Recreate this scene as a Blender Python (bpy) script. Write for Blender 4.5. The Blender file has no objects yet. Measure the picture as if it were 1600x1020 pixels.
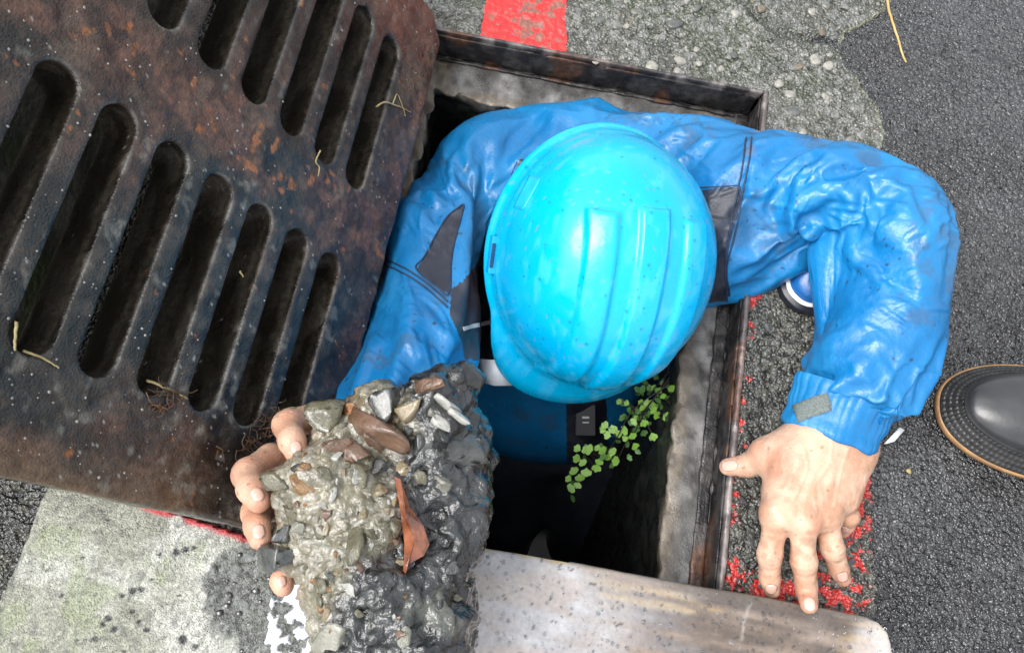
import bpy, math, random, time
import numpy as np
from mathutils import Vector, Matrix
from mathutils.bvhtree import BVHTree
T0 = time.time()
scene = bpy.context.scene
COL = scene.collection

# ------------------------------------------------------------------ camera
F_PX, TH, PH, D0 = 1200.0, math.radians(18.5), math.radians(11.0), 0.86
RX = np.array([[1, 0, 0], [0, math.cos(TH), -math.sin(TH)], [0, math.sin(TH), math.cos(TH)]])
RZ = np.array([[math.cos(PH), -math.sin(PH), 0], [math.sin(PH), math.cos(PH), 0], [0, 0, 1]])
RC = RX @ RZ
CAM = -D0 * (RC @ np.array([0, 0, -1.0]))
cd = bpy.data.cameras.new("camera")
cam = bpy.data.objects.new("camera", cd)
COL.objects.link(cam)
cd.sensor_width = 36.0
cd.lens = F_PX * 36.0 / 1600.0
cd.clip_start, cd.clip_end = 0.01, 100.0
m4 = np.eye(4); m4[:3, :3] = RC; m4[:3, 3] = CAM
cam.matrix_world = Matrix(m4.tolist())
scene.camera = cam

# ------------------------------------------------------------------ sky, sun, exposure
SUN_EL, SUN_ROT = math.radians(60), math.radians(-112)
w = bpy.data.worlds.new("World"); scene.world = w; w.use_nodes = True
nt = w.node_tree; nt.nodes.clear()
out = nt.nodes.new("ShaderNodeOutputWorld"); bg = nt.nodes.new("ShaderNodeBackground")
sky = nt.nodes.new("ShaderNodeTexSky"); sky.sky_type = 'NISHITA'; sky.sun_disc = False
sky.sun_elevation = SUN_EL; sky.sun_rotation = SUN_ROT
sky.air_density = 1.0; sky.dust_density = 3.0; sky.ozone_density = 1.0
hs = nt.nodes.new("ShaderNodeHueSaturation"); hs.inputs['Saturation'].default_value = 0.15
hs.inputs['Value'].default_value = 1.0
nt.links.new(sky.outputs[0], hs.inputs['Color']); nt.links.new(hs.outputs[0], bg.inputs[0])
bg.inputs[1].default_value = 0.15
nt.links.new(bg.outputs[0], out.inputs[0])
sd = bpy.data.lights.new("sun", 'SUN'); sd.energy = 1.25; sd.angle = math.radians(36); sd.color = (1.0, 0.97, 0.93)
sun = bpy.data.objects.new("sun", sd); COL.objects.link(sun)
sdir = Vector((math.sin(SUN_ROT) * math.cos(SUN_EL), math.cos(SUN_ROT) * math.cos(SUN_EL), math.sin(SUN_EL)))
sun.rotation_euler = sdir.to_track_quat('Z', 'Y').to_euler(); sun.location = sdir * 5
scene.view_settings.view_transform = 'Standard'; scene.view_settings.look = 'None'
scene.view_settings.exposure = 1.2; scene.view_settings.gamma = 1.0
scene.view_settings.use_curve_mapping = False

# ------------------------------------------------------------------ helpers
def ray(px, py):
    return RC @ np.array([(px - 800) / F_PX, -(py - 510) / F_PX, -1.0])
def P(px, py, z=0.0):
    """the point at height z that stands where the photograph shows it"""
    d = ray(px, py); t = (z - CAM[2]) / d[2]
    return CAM + t * d
def proj(V):
    q = (np.asarray(V, float) - CAM) @ RC
    return np.stack([800 + F_PX * q[..., 0] / -q[..., 2], 510 - F_PX * q[..., 1] / -q[..., 2]], -1), -q[..., 2]
def nrm(v):
    v = np.asarray(v, float); return v / (np.linalg.norm(v) + 1e-12)

def hash3(i, j, k, s):
    n = (i * 73856093) ^ (j * 19349663) ^ (k * 83492791) ^ (s * 2654435761 & 0x7fffffff)
    n = (n ^ (n >> 13)) * 1274126177 & 0x7fffffff
    n = (n ^ (n >> 16)) * 668265263 & 0x7fffffff
    return ((n ^ (n >> 15)) & 0xffffff) / float(0xffffff)
def vnoise(p, scale=1.0, seed=0):
    q = np.asarray(p, float) * scale; f = np.floor(q); i = f.astype(np.int64); t = q - f
    t = t * t * (3 - 2 * t); r = 0
    for a in (0, 1):
        wa = t[..., 0] if a else 1 - t[..., 0]
        for b in (0, 1):
            wb = t[..., 1] if b else 1 - t[..., 1]
            for c in (0, 1):
                wc = t[..., 2] if c else 1 - t[..., 2]
                r = r + wa * wb * wc * hash3(i[..., 0] + a, i[..., 1] + b, i[..., 2] + c, seed)
    return r * 2 - 1
def fbm(p, scale, oct=3, seed=0, gain=0.5):
    r = 0; a = 1.0
    for o in range(oct):
        r = r + a * vnoise(p, scale * 2 ** o, seed + 7 * o); a *= gain
    return r
def worley2(x, y, cell, seed=0, jitter=0.95):
    """nearest, second distance (in cells) and the id of the nearest cell"""
    qx, qy = x / cell, y / cell; ix = np.floor(qx).astype(np.int64); iy = np.floor(qy).astype(np.int64)
    d1 = np.full(x.shape, 9.0); d2 = np.full(x.shape, 9.0); idn = np.zeros(x.shape)
    for a in (-1, 0, 1):
        for b in (-1, 0, 1):
            cx, cy = ix + a, iy + b
            px = cx + .5 + jitter * (hash3(cx, cy, cx * 0 + 1, seed) - .5)
            py = cy + .5 + jitter * (hash3(cx, cy, cx * 0 + 2, seed) - .5)
            d = np.hypot(px - qx, py - qy); hh = hash3(cx, cy, cx * 0 + 3, seed)
            n = d < d1
            d2 = np.where(n, d1, np.minimum(d2, d)); idn = np.where(n, hh, idn); d1 = np.where(n, d, d1)
    return d1, d2, idn
def sstep(a, b, x):
    t = np.clip((x - a) / (b - a), 0, 1); return t * t * (3 - 2 * t)
def inpoly(x, y, poly):
    r = np.zeros(x.shape, bool); n = len(poly)
    for i in range(n):
        x1, y1 = poly[i][:2]; x2, y2 = poly[(i + 1) % n][:2]
        if y1 == y2: continue
        c = ((y1 > y) != (y2 > y)) & (x < (x2 - x1) * (y - y1) / (y2 - y1) + x1)
        r ^= c
    return r
def polydist(x, y, pl):
    """distance to a polyline, and how far along it (0..1)"""
    best = np.full(x.shape, 1e9); tt = np.zeros(x.shape)
    pl = np.asarray(pl, float); L = np.r_[0, np.cumsum(np.hypot(*np.diff(pl, axis=0).T))]
    for i in range(len(pl) - 1):
        a, b = pl[i], pl[i + 1]; ab = b - a; l2 = ab @ ab + 1e-12
        t = np.clip(((x - a[0]) * ab[0] + (y - a[1]) * ab[1]) / l2, 0, 1)
        d = np.hypot(x - a[0] - t * ab[0], y - a[1] - t * ab[1])
        n = d < best; best = np.where(n, d, best); tt = np.where(n, (L[i] + t * (L[i + 1] - L[i])) / L[-1], tt)
    return best, tt

def mesh_np(name, V, Fc, smooth=True):
    V = np.asarray(V, np.float32); me = bpy.data.meshes.new(name)
    Fc = np.asarray(Fc, np.int32); n, k = Fc.shape
    me.vertices.add(len(V)); me.vertices.foreach_set('co', V.ravel())
    me.loops.add(n * k); me.loops.foreach_set('vertex_index', Fc.ravel())
    me.polygons.add(n); me.polygons.foreach_set('loop_start', np.arange(0, n * k, k, dtype=np.int32))
    me.polygons.foreach_set('loop_total', np.full(n, k, np.int32))
    me.polygons.foreach_set('use_smooth', np.full(n, smooth, bool))
    me.update(calc_edges=True)
    return me
def set_col(me, C, name='Col'):
    C = np.asarray(C, np.float32)
    if C.shape[1] == 3: C = np.c_[C, np.ones(len(C), np.float32)]
    at = me.color_attributes.new(name, 'FLOAT_COLOR', 'POINT'); at.data.foreach_set('color', C.ravel())
def wmat(o):
    return o.matrix_basis if o.parent is None else wmat(o.parent) @ o.matrix_parent_inverse @ o.matrix_basis
def link(name, me, mat=None, parent=None, label=None, cat=None, group=None, kind=None, local=False):
    o = bpy.data.objects.new(name, me); COL.objects.link(o)
    if mat is not None and me is not None:
        me.materials.clear(); me.materials.append(mat)
    if parent is not None:
        o.parent = parent
        if not local: o.matrix_parent_inverse = wmat(parent).inverted()
    if label: o['label'] = label
    if cat: o['category'] = cat
    if group: o['group'] = group
    if kind: o['kind'] = kind
    return o
def empty(name, loc, label, cat, group=None):
    o = link(name, None, None, None, label, cat, group); o.location = loc; o.empty_display_size = .02
    return o
def compact(V, Fc):
    u, inv = np.unique(Fc, return_inverse=True)
    return V[u], inv.reshape(Fc.shape), u
def vnormals(V, Fc):
    a = V[Fc[:, 2]] - V[Fc[:, 0]]; b = V[Fc[:, -1]] - V[Fc[:, 1]]; n = np.cross(a, b)
    N = np.zeros_like(V)
    for c in range(Fc.shape[1]):
        for d in range(3): N[:, d] += np.bincount(Fc[:, c], n[:, d], len(V))
    return N / (np.linalg.norm(N, axis=1, keepdims=True) + 1e-12)
def grid_faces(nx, ny):
    i = np.arange(nx - 1)[:, None] * ny + np.arange(ny - 1)[None]
    return np.stack([i, i + ny, i + ny + 1, i + 1], -1).reshape(-1, 4)
def edges_of(Fc):
    e = np.concatenate([Fc[:, [i, (i + 1) % Fc.shape[1]]] for i in range(Fc.shape[1])]); e.sort(axis=1)
    k = np.unique(e[:, 0].astype(np.int64) * (1 << 32) + e[:, 1]); return np.stack([k >> 32, k & 0xffffffff], 1)
def laplace(V, E, it=1, w=.5):
    n = len(V); val = np.bincount(E.ravel(), minlength=n)[:, None] + 1e-9
    for _ in range(it):
        S = np.zeros_like(V)
        for d in range(3):
            S[:, d] = np.bincount(E[:, 0], V[E[:, 1], d], n) + np.bincount(E[:, 1], V[E[:, 0], d], n)
        V = V + w * (S / val - V)
    return V

class Vol:
    """signed-distance volume; shapes are blended into it and it is meshed by surface nets"""
    def __init__(s, lo, hi, h):
        s.h = h; s.o = np.asarray(lo, float); s.n = np.ceil((np.asarray(hi) - s.o) / h).astype(int) + 1
        s.F = np.full(s.n, 1.0, np.float32)
    def box(s, lo, hi):
        a = np.clip(np.floor((np.asarray(lo) - s.o) / s.h).astype(int), 0, s.n - 1)
        b = np.clip(np.ceil((np.asarray(hi) - s.o) / s.h).astype(int) + 1, 1, s.n)
        sl = tuple(slice(a[i], b[i]) for i in range(3))
        g = [(s.o[i] + s.h * np.arange(a[i], b[i])).astype(np.float32) for i in range(3)]
        return sl, g[0][:, None, None], g[1][None, :, None], g[2][None, None, :]
    def put(s, sl, d, k, op='add'):
        A = s.F[sl]
        if op == 'sub': 
            d = -d
            if k > 0:
                hh = np.clip(.5 - .5 * (d - A) / k, 0, 1); s.F[sl] = d * (1 - hh) * 0 + (A * hh + d * (1 - hh)) + k * hh * (1 - hh)
            else: s.F[sl] = np.maximum(A, d)
            return
        if k > 0:
            hh = np.clip(.5 + .5 * (A - d) / k, 0, 1); s.F[sl] = A * (1 - hh) + d * hh - k * hh * (1 - hh)
        else: s.F[sl] = np.minimum(A, d)
    def cap(s, a, b, ra, rb, k=.01, op='add', flat=None):
        """tapered capsule; flat=(direction, factor) squeezes it along a direction"""
        a = np.asarray(a, float); b = np.asarray(b, float); m = max(ra, rb) + k + 3 * s.h
        if flat is not None: m *= max(1, 1 / flat[1])
        sl, X, Y, Z = s.box(np.minimum(a, b) - m, np.maximum(a, b) + m)
        if 0 in s.F[sl].shape: return
        ab = b - a; l2 = ab @ ab + 1e-12
        x, y, z = X - np.float32(a[0]), Y - np.float32(a[1]), Z - np.float32(a[2])
        t = np.clip((x * ab[0] + y * ab[1] + z * ab[2]) / l2, 0, 1)
        x, y, z = x - t * ab[0], y - t * ab[1], z - t * ab[2]
        if flat is not None:
            n = nrm(flat[0]); q = (x * n[0] + y * n[1] + z * n[2]) * (1 / flat[1] - 1)
            x, y, z = x + q * n[0], y + q * n[1], z + q * n[2]
            d = (np.sqrt(x * x + y * y + z * z) - (ra + (rb - ra) * t)) * min(1, flat[1] * 1.3)
        else: d = np.sqrt(x * x + y * y + z * z) - (ra + (rb - ra) * t)
        s.put(sl, d.astype(np.float32), k, op)
    def chain(s, pts, rad, k=.01, flat=None):
        for i in range(len(pts) - 1): s.cap(pts[i], pts[i + 1], rad[i], rad[i + 1], k, flat=flat)
    def ell(s, c, r, M=None, k=.01, op='add'):
        c = np.asarray(c, float); r = np.asarray(r, float); M = np.eye(3) if M is None else np.asarray(M)
        m = max(r) + k + 3 * s.h; sl, X, Y, Z = s.box(c - m, c + m)
        if 0 in s.F[sl].shape: return
        x, y, z = X - np.float32(c[0]), Y - np.float32(c[1]), Z - np.float32(c[2])
        u = [(x * M[0, i] + y * M[1, i] + z * M[2, i]) / r[i] for i in range(3)]
        k0 = np.sqrt(u[0] ** 2 + u[1] ** 2 + u[2] ** 2); k1 = np.sqrt(sum((u[i] / r[i]) ** 2 for i in range(3))) + 1e-9
        s.put(sl, (k0 * (k0 - 1) / k1).astype(np.float32), k, op)
    def cut(s, p, n, k=0.0, box=None):
        """remove what lies beyond the plane through p with normal n"""
        n = nrm(n)
        sl, X, Y, Z = s.box(*(box if box else (s.o, s.o + s.h * s.n)))
        d = (X - p[0]) * n[0] + (Y - p[1]) * n[1] + (Z - p[2]) * n[2]
        s.F[sl] = np.maximum(s.F[sl], d.astype(np.float32))
    def mesh(s):
        F = np.pad(s.F, 1, constant_values=1.0); o = s.o - s.h; ins = F < 0
        c = np.zeros(tuple(n - 1 for n in F.shape), np.int8)
        for a in (0, 1):
            for b in (0, 1):
                for d in (0, 1): c += ins[a:F.shape[0] - 1 + a, b:F.shape[1] - 1 + b, d:F.shape[2] - 1 + d]
        act = (c > 0) & (c < 8); idx = np.argwhere(act); lut = np.full(c.shape, -1, np.int32); lut[act] = np.arange(len(idx))
        acc = np.zeros((len(idx), 3)); cnt = np.zeros(len(idx))
        cor = [(a, b, d) for a in (0, 1) for b in (0, 1) for d in (0, 1)]
        val = {q: F[idx[:, 0] + q[0], idx[:, 1] + q[1], idx[:, 2] + q[2]].astype(float) for q in cor}
        for q in cor:
            for ax in range(3):
                if q[ax]: continue
                r = list(q); r[ax] = 1; r = tuple(r); A, B = val[q], val[r]; m = (A < 0) != (B < 0)
                t = np.where(m, A / np.where(m, A - B, 1), 0)
                p = np.tile(np.array(q, float), (len(idx), 1)); p[:, ax] += t
                acc += p * m[:, None]; cnt += m
        V = o + s.h * (idx + acc / cnt[:, None])
        Q = []
        for ax in range(3):
            u, v = (ax + 1) % 3, (ax + 2) % 3
            A = ins[tuple(slice(0, -1) if i == ax else slice(1, -1) for i in range(3))]
            B = ins[tuple(slice(1, None) if i == ax else slice(1, -1) for i in range(3))]
            for flip, M in ((0, A & ~B), (1, B & ~A)):
                e = np.argwhere(M)
                if not len(e): continue
                base = e.copy(); base[:, u] += 1; base[:, v] += 1
                def cell(du, dv):
                    g = base.copy(); g[:, u] += du; g[:, v] += dv; return lut[g[:, 0], g[:, 1], g[:, 2]]
                q = np.stack([cell(-1, -1), cell(0, -1), cell(0, 0), cell(-1, 0)], 1)
                Q.append(q[:, ::-1] if flip else q)
        return V, np.concatenate(Q)

def subdivide(V, Fc, lev):
    me = mesh_np('tmp', V, Fc); o = bpy.data.objects.new('tmp', me); COL.objects.link(o)
    m = o.modifiers.new('s', 'SUBSURF'); m.levels = lev; m.render_levels = lev
    dg = bpy.context.evaluated_depsgraph_get(); e = o.evaluated_get(dg); r = e.to_mesh()
    V2 = np.empty(len(r.vertices) * 3, np.float32); r.vertices.foreach_get('co', V2)
    F2 = np.empty(len(r.loops), np.int32); r.loops.foreach_get('vertex_index', F2)
    e.to_mesh_clear(); bpy.data.objects.remove(o); bpy.data.meshes.remove(me)
    return V2.reshape(-1, 3).astype(float), F2.reshape(-1, 4)
def tube_np(pts, rad, seg=6, closed_ends=True):
    """a tube of quads along points"""
    pts = np.asarray(pts, float); rad = np.broadcast_to(np.asarray(rad, float), (len(pts),))
    t = np.gradient(pts, axis=0); t /= np.linalg.norm(t, axis=1, keepdims=True) + 1e-12
    up = np.array([0, 0, 1.0]) if abs(t[0][2]) < .9 else np.array([1.0, 0, 0])
    V = []
    for i in range(len(pts)):
        a = nrm(np.cross(t[i], up)); b = np.cross(a, t[i]); up = b
        for s_ in range(seg):
            an = 2 * math.pi * s_ / seg; V.append(pts[i] + rad[i] * (a * math.cos(an) + b * math.sin(an)))
    Q = []
    for i in range(len(pts) - 1):
        for s_ in range(seg):
            n_ = (s_ + 1) % seg; Q.append((i * seg + s_, i * seg + n_, (i + 1) * seg + n_, (i + 1) * seg + s_))
    return np.array(V), np.array(Q)
def merge(parts):
    V, Q, o = [], [], 0
    for v, q in parts: V.append(v); Q.append(q + o); o += len(v)
    return np.concatenate(V), np.concatenate(Q)
def spline(pts, n):
    pts = np.asarray(pts, float); q = np.r_[pts[:1], pts, pts[-1:]]; res = []
    for i in range(1, len(q) - 2):
        for t in np.linspace(0, 1, n, endpoint=False):
            a, b, c, d = q[i - 1], q[i], q[i + 1], q[i + 2]
            res.append(.5 * (2 * b + (c - a) * t + (2 * a - 5 * b + 4 * c - d) * t * t + (3 * b - a - 3 * c + d) * t ** 3))
    return np.array(res + [pts[-1]])

# ------------------------------------------------------------------ materials
def new_mat(name):
    m = bpy.data.materials.new(name); m.use_nodes = True; n = m.node_tree.nodes; b = n['Principled BSDF']
    return m, m.node_tree, n, b
def vc_mat(name, rough=.4, coat=0.0, coat_rough=.05, bump=0.0, bscale=300, rvar=0.0, rscale=40, spec=.5, var=.0, vscale=60, sss=0.0, metal=0.0, det=4, vor=None, fleck=None):
    """base colour from the mesh's own colour attribute, broken up with fine grain; noise relief and uneven gloss"""
    m, t, n, b = new_mat(name); L = t.links.new
    at = n.new('ShaderNodeVertexColor'); at.layer_name = 'Col'
    tc = n.new('ShaderNodeTexCoord')
    src = at.outputs[0]
    if var > 0:
        nz = n.new('ShaderNodeTexNoise'); nz.inputs['Scale'].default_value = vscale; nz.inputs['Detail'].default_value = 5
        mr = n.new('ShaderNodeMapRange'); mr.inputs[1].default_value = .3; mr.inputs[2].default_value = .7
        mr.inputs[3].default_value = 1 - var; mr.inputs[4].default_value = 1 + var
        mx = n.new('ShaderNodeVectorMath'); mx.operation = 'SCALE'
        L(tc.outputs['Object'], nz.inputs['Vector']); L(nz.outputs[0], mr.inputs[0]); L(src, mx.inputs[0]); L(mr.outputs[0], mx.inputs['Scale'])
        src = mx.outputs[0]
    if fleck is not None:
        fc, fs = fleck; a2 = n.new('ShaderNodeVertexColor'); a2.layer_name = 'Fleck'; sp = n.new('ShaderNodeSeparateColor'); L(a2.outputs[0], sp.inputs[0])
        nf = n.new('ShaderNodeTexNoise'); nf.inputs['Scale'].default_value = fs; nf.inputs['Detail'].default_value = 6; nf.inputs['Roughness'].default_value = .62; L(tc.outputs['Object'], nf.inputs['Vector'])
        ad = n.new('ShaderNodeMath'); ad.operation = 'ADD'; L(sp.outputs[0], ad.inputs[0]); L(nf.outputs[0], ad.inputs[1])
        ml = n.new('ShaderNodeMapRange'); ml.inputs[1].default_value = .985; ml.inputs[2].default_value = 1.01; L(ad.outputs[0], ml.inputs[0])
        mc = n.new('ShaderNodeMix'); mc.data_type = 'RGBA'; mc.inputs[7].default_value = fc + (1,); L(ml.outputs[0], mc.inputs[0]); L(src, mc.inputs[6]); src = mc.outputs[2]
    L(src, b.inputs['Base Color'])
    b.inputs['Roughness'].default_value = rough; b.inputs['Coat Weight'].default_value = coat
    b.inputs['Coat Roughness'].default_value = coat_rough; b.inputs['Specular IOR Level'].default_value = spec
    b.inputs['Metallic'].default_value = metal
    if rvar > 0:
        nz = n.new('ShaderNodeTexNoise'); nz.inputs['Scale'].default_value = rscale; nz.inputs['Detail'].default_value = 4
        mr = n.new('ShaderNodeMapRange'); mr.inputs[1].default_value = .35; mr.inputs[2].default_value = .65
        mr.inputs[3].default_value = max(.02, rough - rvar); mr.inputs[4].default_value = min(1, rough + rvar)
        L(tc.outputs['Object'], nz.inputs['Vector']); L(nz.outputs[0], mr.inputs[0]); L(mr.outputs[0], b.inputs['Roughness'])
    if bump > 0:
        nz = n.new('ShaderNodeTexNoise'); nz.inputs['Scale'].default_value = bscale; nz.inputs['Detail'].default_value = det
        bp = n.new('ShaderNodeBump'); bp.inputs['Strength'].default_value = bump; bp.inputs['Distance'].default_value = .002
        L(tc.outputs['Object'], nz.inputs['Vector']); L(nz.outputs[0], bp.inputs['Height']); L(bp.outputs[0], b.inputs['Normal'])
        for vs, vd in (vor or ()):
            wn = n.new('ShaderNodeTexNoise'); wn.inputs['Scale'].default_value = vs * .8; wm = n.new('ShaderNodeVectorMath'); wm.operation = 'MULTIPLY_ADD'; L(tc.outputs['Object'], wn.inputs['Vector'])
            L(wn.outputs['Color'], wm.inputs[0]); wm.inputs[1].default_value = (.7 / vs,) * 3; L(tc.outputs['Object'], wm.inputs[2])
            vt = n.new('ShaderNodeTexVoronoi'); vt.feature = 'SMOOTH_F1'; vt.inputs['Smoothness'].default_value = .25; vt.inputs['Scale'].default_value = vs; L(wm.outputs[0], vt.inputs['Vector'])
            pw = n.new('ShaderNodeMath'); pw.operation = 'POWER'; pw.inputs[1].default_value = 1.7; L(vt.outputs['Distance'], pw.inputs[0])
            mm = n.new('ShaderNodeMath'); mm.operation = 'MULTIPLY'; mm.inputs[1].default_value = -1.0; L(pw.outputs[0], mm.inputs[0])
            b2 = n.new('ShaderNodeBump'); b2.inputs['Strength'].default_value = 1.0; b2.inputs['Distance'].default_value = vd; L(mm.outputs[0], b2.inputs['Height']); L(bp.outputs[0], b2.inputs['Normal']); L(b2.outputs[0], b.inputs['Normal']); bp = b2
        if coat > 0: L(bp.outputs[0], b.inputs['Coat Normal'])
    if sss > 0:
        b.inputs['Subsurface Weight'].default_value = sss; b.inputs['Subsurface Radius'].default_value = (1, .35, .2)
        b.inputs['Subsurface Scale'].default_value = .006
    return m
def flat_mat(name, col, rough=.4, var=.25, vscale=80, bump=.1, bscale=400, coat=0.0, spec=.5, col2=None, metal=0.0, sss=0.0, coat_rough=.05):
    m, t, n, b = new_mat(name); L = t.links.new
    tc = n.new('ShaderNodeTexCoord'); nz = n.new('ShaderNodeTexNoise'); nz.inputs['Scale'].default_value = vscale; nz.inputs['Detail'].default_value = 6
    cr = n.new('ShaderNodeValToRGB'); c2 = col2 if col2 else tuple(c * (1 + var) for c in col)
    cr.color_ramp.elements[0].position = .32; cr.color_ramp.elements[1].position = .68
    cr.color_ramp.elements[0].color = tuple(c * (1 - var) for c in col) + (1,) if col2 is None else tuple(col) + (1,)
    cr.color_ramp.elements[1].color = tuple(c2) + (1,)
    L(tc.outputs['Object'], nz.inputs['Vector']); L(nz.outputs[0], cr.inputs[0]); L(cr.outputs[0], b.inputs['Base Color'])
    b.inputs['Roughness'].default_value = rough; b.inputs['Coat Weight'].default_value = coat; b.inputs['Coat Roughness'].default_value = coat_rough
    b.inputs['Specular IOR Level'].default_value = spec; b.inputs['Metallic'].default_value = metal
    if bump > 0:
        n2 = n.new('ShaderNodeTexNoise'); n2.inputs['Scale'].default_value = bscale; n2.inputs['Detail'].default_value = 4
        bp = n.new('ShaderNodeBump'); bp.inputs['Strength'].default_value = bump; bp.inputs['Distance'].default_value = .002
        L(tc.outputs['Object'], n2.inputs['Vector']); L(n2.outputs[0], bp.inputs['Height']); L(bp.outputs[0], b.inputs['Normal'])
    if sss > 0:
        b.inputs['Subsurface Weight'].default_value = sss; b.inputs['Subsurface Radius'].default_value = (1, .35, .2); b.inputs['Subsurface Scale'].default_value = .005
    return m
def water_mat(name, tint=(.9, .95, 1.0), rough=.02):
    m, t, n, b = new_mat(name)
    b.inputs['Base Color'].default_value = tint + (1,); b.inputs['Transmission Weight'].default_value = 1.0
    b.inputs['Roughness'].default_value = rough; b.inputs['IOR'].default_value = 1.33
    return m
def mixc(a, b, t):
    t = np.asarray(t)[:, None]; return np.asarray(a) * (1 - t) + np.asarray(b) * t
rng = np.random.default_rng(7); random.seed(7)
# ------------------------------------------------------------------ the setting
PX0, PX1, PY0, PY1 = -.190, .2586, -.272, .370         # outer edge of the drain opening (inside of the steel rim)
WATER = water_mat('water film')
def patch(x0, x1, y0, y1, h, poly, height, colour, name, mat, z=0.0, kind='structure', hole=None, parent=None, skirt=0.0):
    xs = np.arange(x0, x1 + h / 2, h); ys = np.arange(y0, y1 + h / 2, h)
    X, Y = np.meshgrid(xs, ys, indexing='ij'); x, y = X.ravel(), Y.ravel()
    Fc = grid_faces(len(xs), len(ys)); cx = x[Fc].mean(1); cy = y[Fc].mean(1)
    k = np.ones(len(Fc), bool)
    if poly is not None: k &= inpoly(cx, cy, poly)
    if hole is not None: k &= ~((cx > hole[0]) & (cx < hole[1]) & (cy > hole[2]) & (cy < hole[3]))
    V, Fc, u = compact(np.c_[x, y, 0 * x], Fc[k]); x, y = V[:, 0], V[:, 1]
    hgt, aux = height(x, y); V[:, 2] = z + hgt
    # drop the border so the sheet has a thickness
    e = np.sort(np.concatenate([Fc[:, [i, (i + 1) % 4]] for i in range(4)]), 1)
    kk, cn = np.unique(e[:, 0].astype(np.int64) * (1 << 32) + e[:, 1], return_counts=True); kk = kk[cn == 1]
    bv = np.unique(np.r_[kk >> 32, kk & 0xffffffff])
    if skirt > 0: V[bv, 2] = z - skirt
    me = mesh_np(name, V, Fc); set_col(me, colour(x, y, hgt, aux))
    return link(name, me, mat, parent, kind=kind)

# boundary of concrete apron and asphalt, as seen
BND = [P(*p)[:2] for p in ((1410, -120), (1392, -40), (1386, 18), (1352, 38), (1322, 52), (1316, 78), (1336, 104), (1352, 140), (1374, 165), (1386, 205), (1378, 240), (1372, 300), (1368, 420), (1362, 560), (1360, 700), (1366, 800), (1366, 850), (1368, 900), (1372, 965), (1380, 1120))]
BND = [np.array(BND[0]) + (.0, .25)] + BND + [np.array(BND[-1]) + (0, -.5)]
APRON = [(-.95, BND[0][1])] + [tuple(b) for b in BND] + [(-.95, BND[-1][1])]

def wig(x, y, a, s):
    p = np.c_[x, y, 0 * x]; return x + a * fbm(p, s, 3, 5), y + a * fbm(p, s, 3, 9)
m_asphalt = vc_mat('wet asphalt', rough=.14, rvar=.07, rscale=60, bump=.3, bscale=900, spec=.95, var=.3, vscale=200, vor=((340, .0026), (190, .0026)))
def h_asph(x, y):
    d1, d2, i1 = worley2(*wig(x, y, .0012, 250), .0062, 3); e1, e2, i2 = worley2(x + .3, y, .0036, 4)
    p = np.c_[x, y, 0 * x]
    h = .0016 * sstep(.0, .42, d2 - d1) * (.25 + .9 * i1) + .0006 * sstep(0, .4, e2 - e1) * (.3 + .7 * i2) + .0008 * fbm(p, 30, 3, 1) + .0004 * fbm(p, 260, 2, 2)
    return h, (i1, d1)
def c_asph(x, y, h, a):
    i1, d1 = a; g = .021 + .030 * i1 + .018 * fbm(np.c_[x, y, 0 * x], 9, 3, 8)
    return np.c_[g * .98, g * 1.0, g * 1.05]
ROADP = [tuple(np.array(b) + (-.04, 0)) for b in BND] + [(1.0, BND[-1][1]), (1.0, BND[0][1])]
patch(.30, .98, -.62, .84, .0019, [(max(.30, q[0]), q[1]) for q in ROADP], h_asph, c_asph, 'road', m_asphalt, z=-.005)

m_apron = vc_mat('wet aggregate concrete', rough=.15, rvar=.10, rscale=50, bump=.5, bscale=700, spec=.95, var=.3, vscale=170, vor=((260, .003),), fleck=((.50, .035, .03), 75))
def wet_side(x, y): return sstep(.16, .05, y) * sstep(.1, .24, x)     # strip beside the pit, dark and soaked
CRACK = [P(*p)[:2] for p in ((1150, -10), (1190, 28), (1225, 52), (1262, 58), (1300, 62), (1325, 84), (1338, 108))]
def h_apron(x, y):
    p = np.c_[x, y, 0 * x]; wx, wy = wig(x, y, .0025, 120)
    d1, d2, i1 = worley2(wx, wy, .0125, 11); e1, e2, i2 = worley2(wx, wy, .0058, 12); f1, f2, i3 = worley2(wx, wy, .0034, 13)
    b1 = sstep(.04, .32, d2 - d1) * (i1 > .55); b2 = sstep(.03, .35, e2 - e1) * (i2 > .35)
    h = .0016 * b1 + .0012 * b2 + .0006 * (1 - f1) + .0012 * fbm(p, 40, 3, 2)
    dc, _ = polydist(x + .003 * fbm(p, 60, 2, 3), y, CRACK); h = h - .006 * np.exp(-(dc / .006) ** 2) + .0015 * np.exp(-((dc - .012) / .004) ** 2)
    ws = wet_side(x, y); h = h * (1 + .9 * ws)
    return h, (i1, b1, i2, b2, ws, dc)
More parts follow.
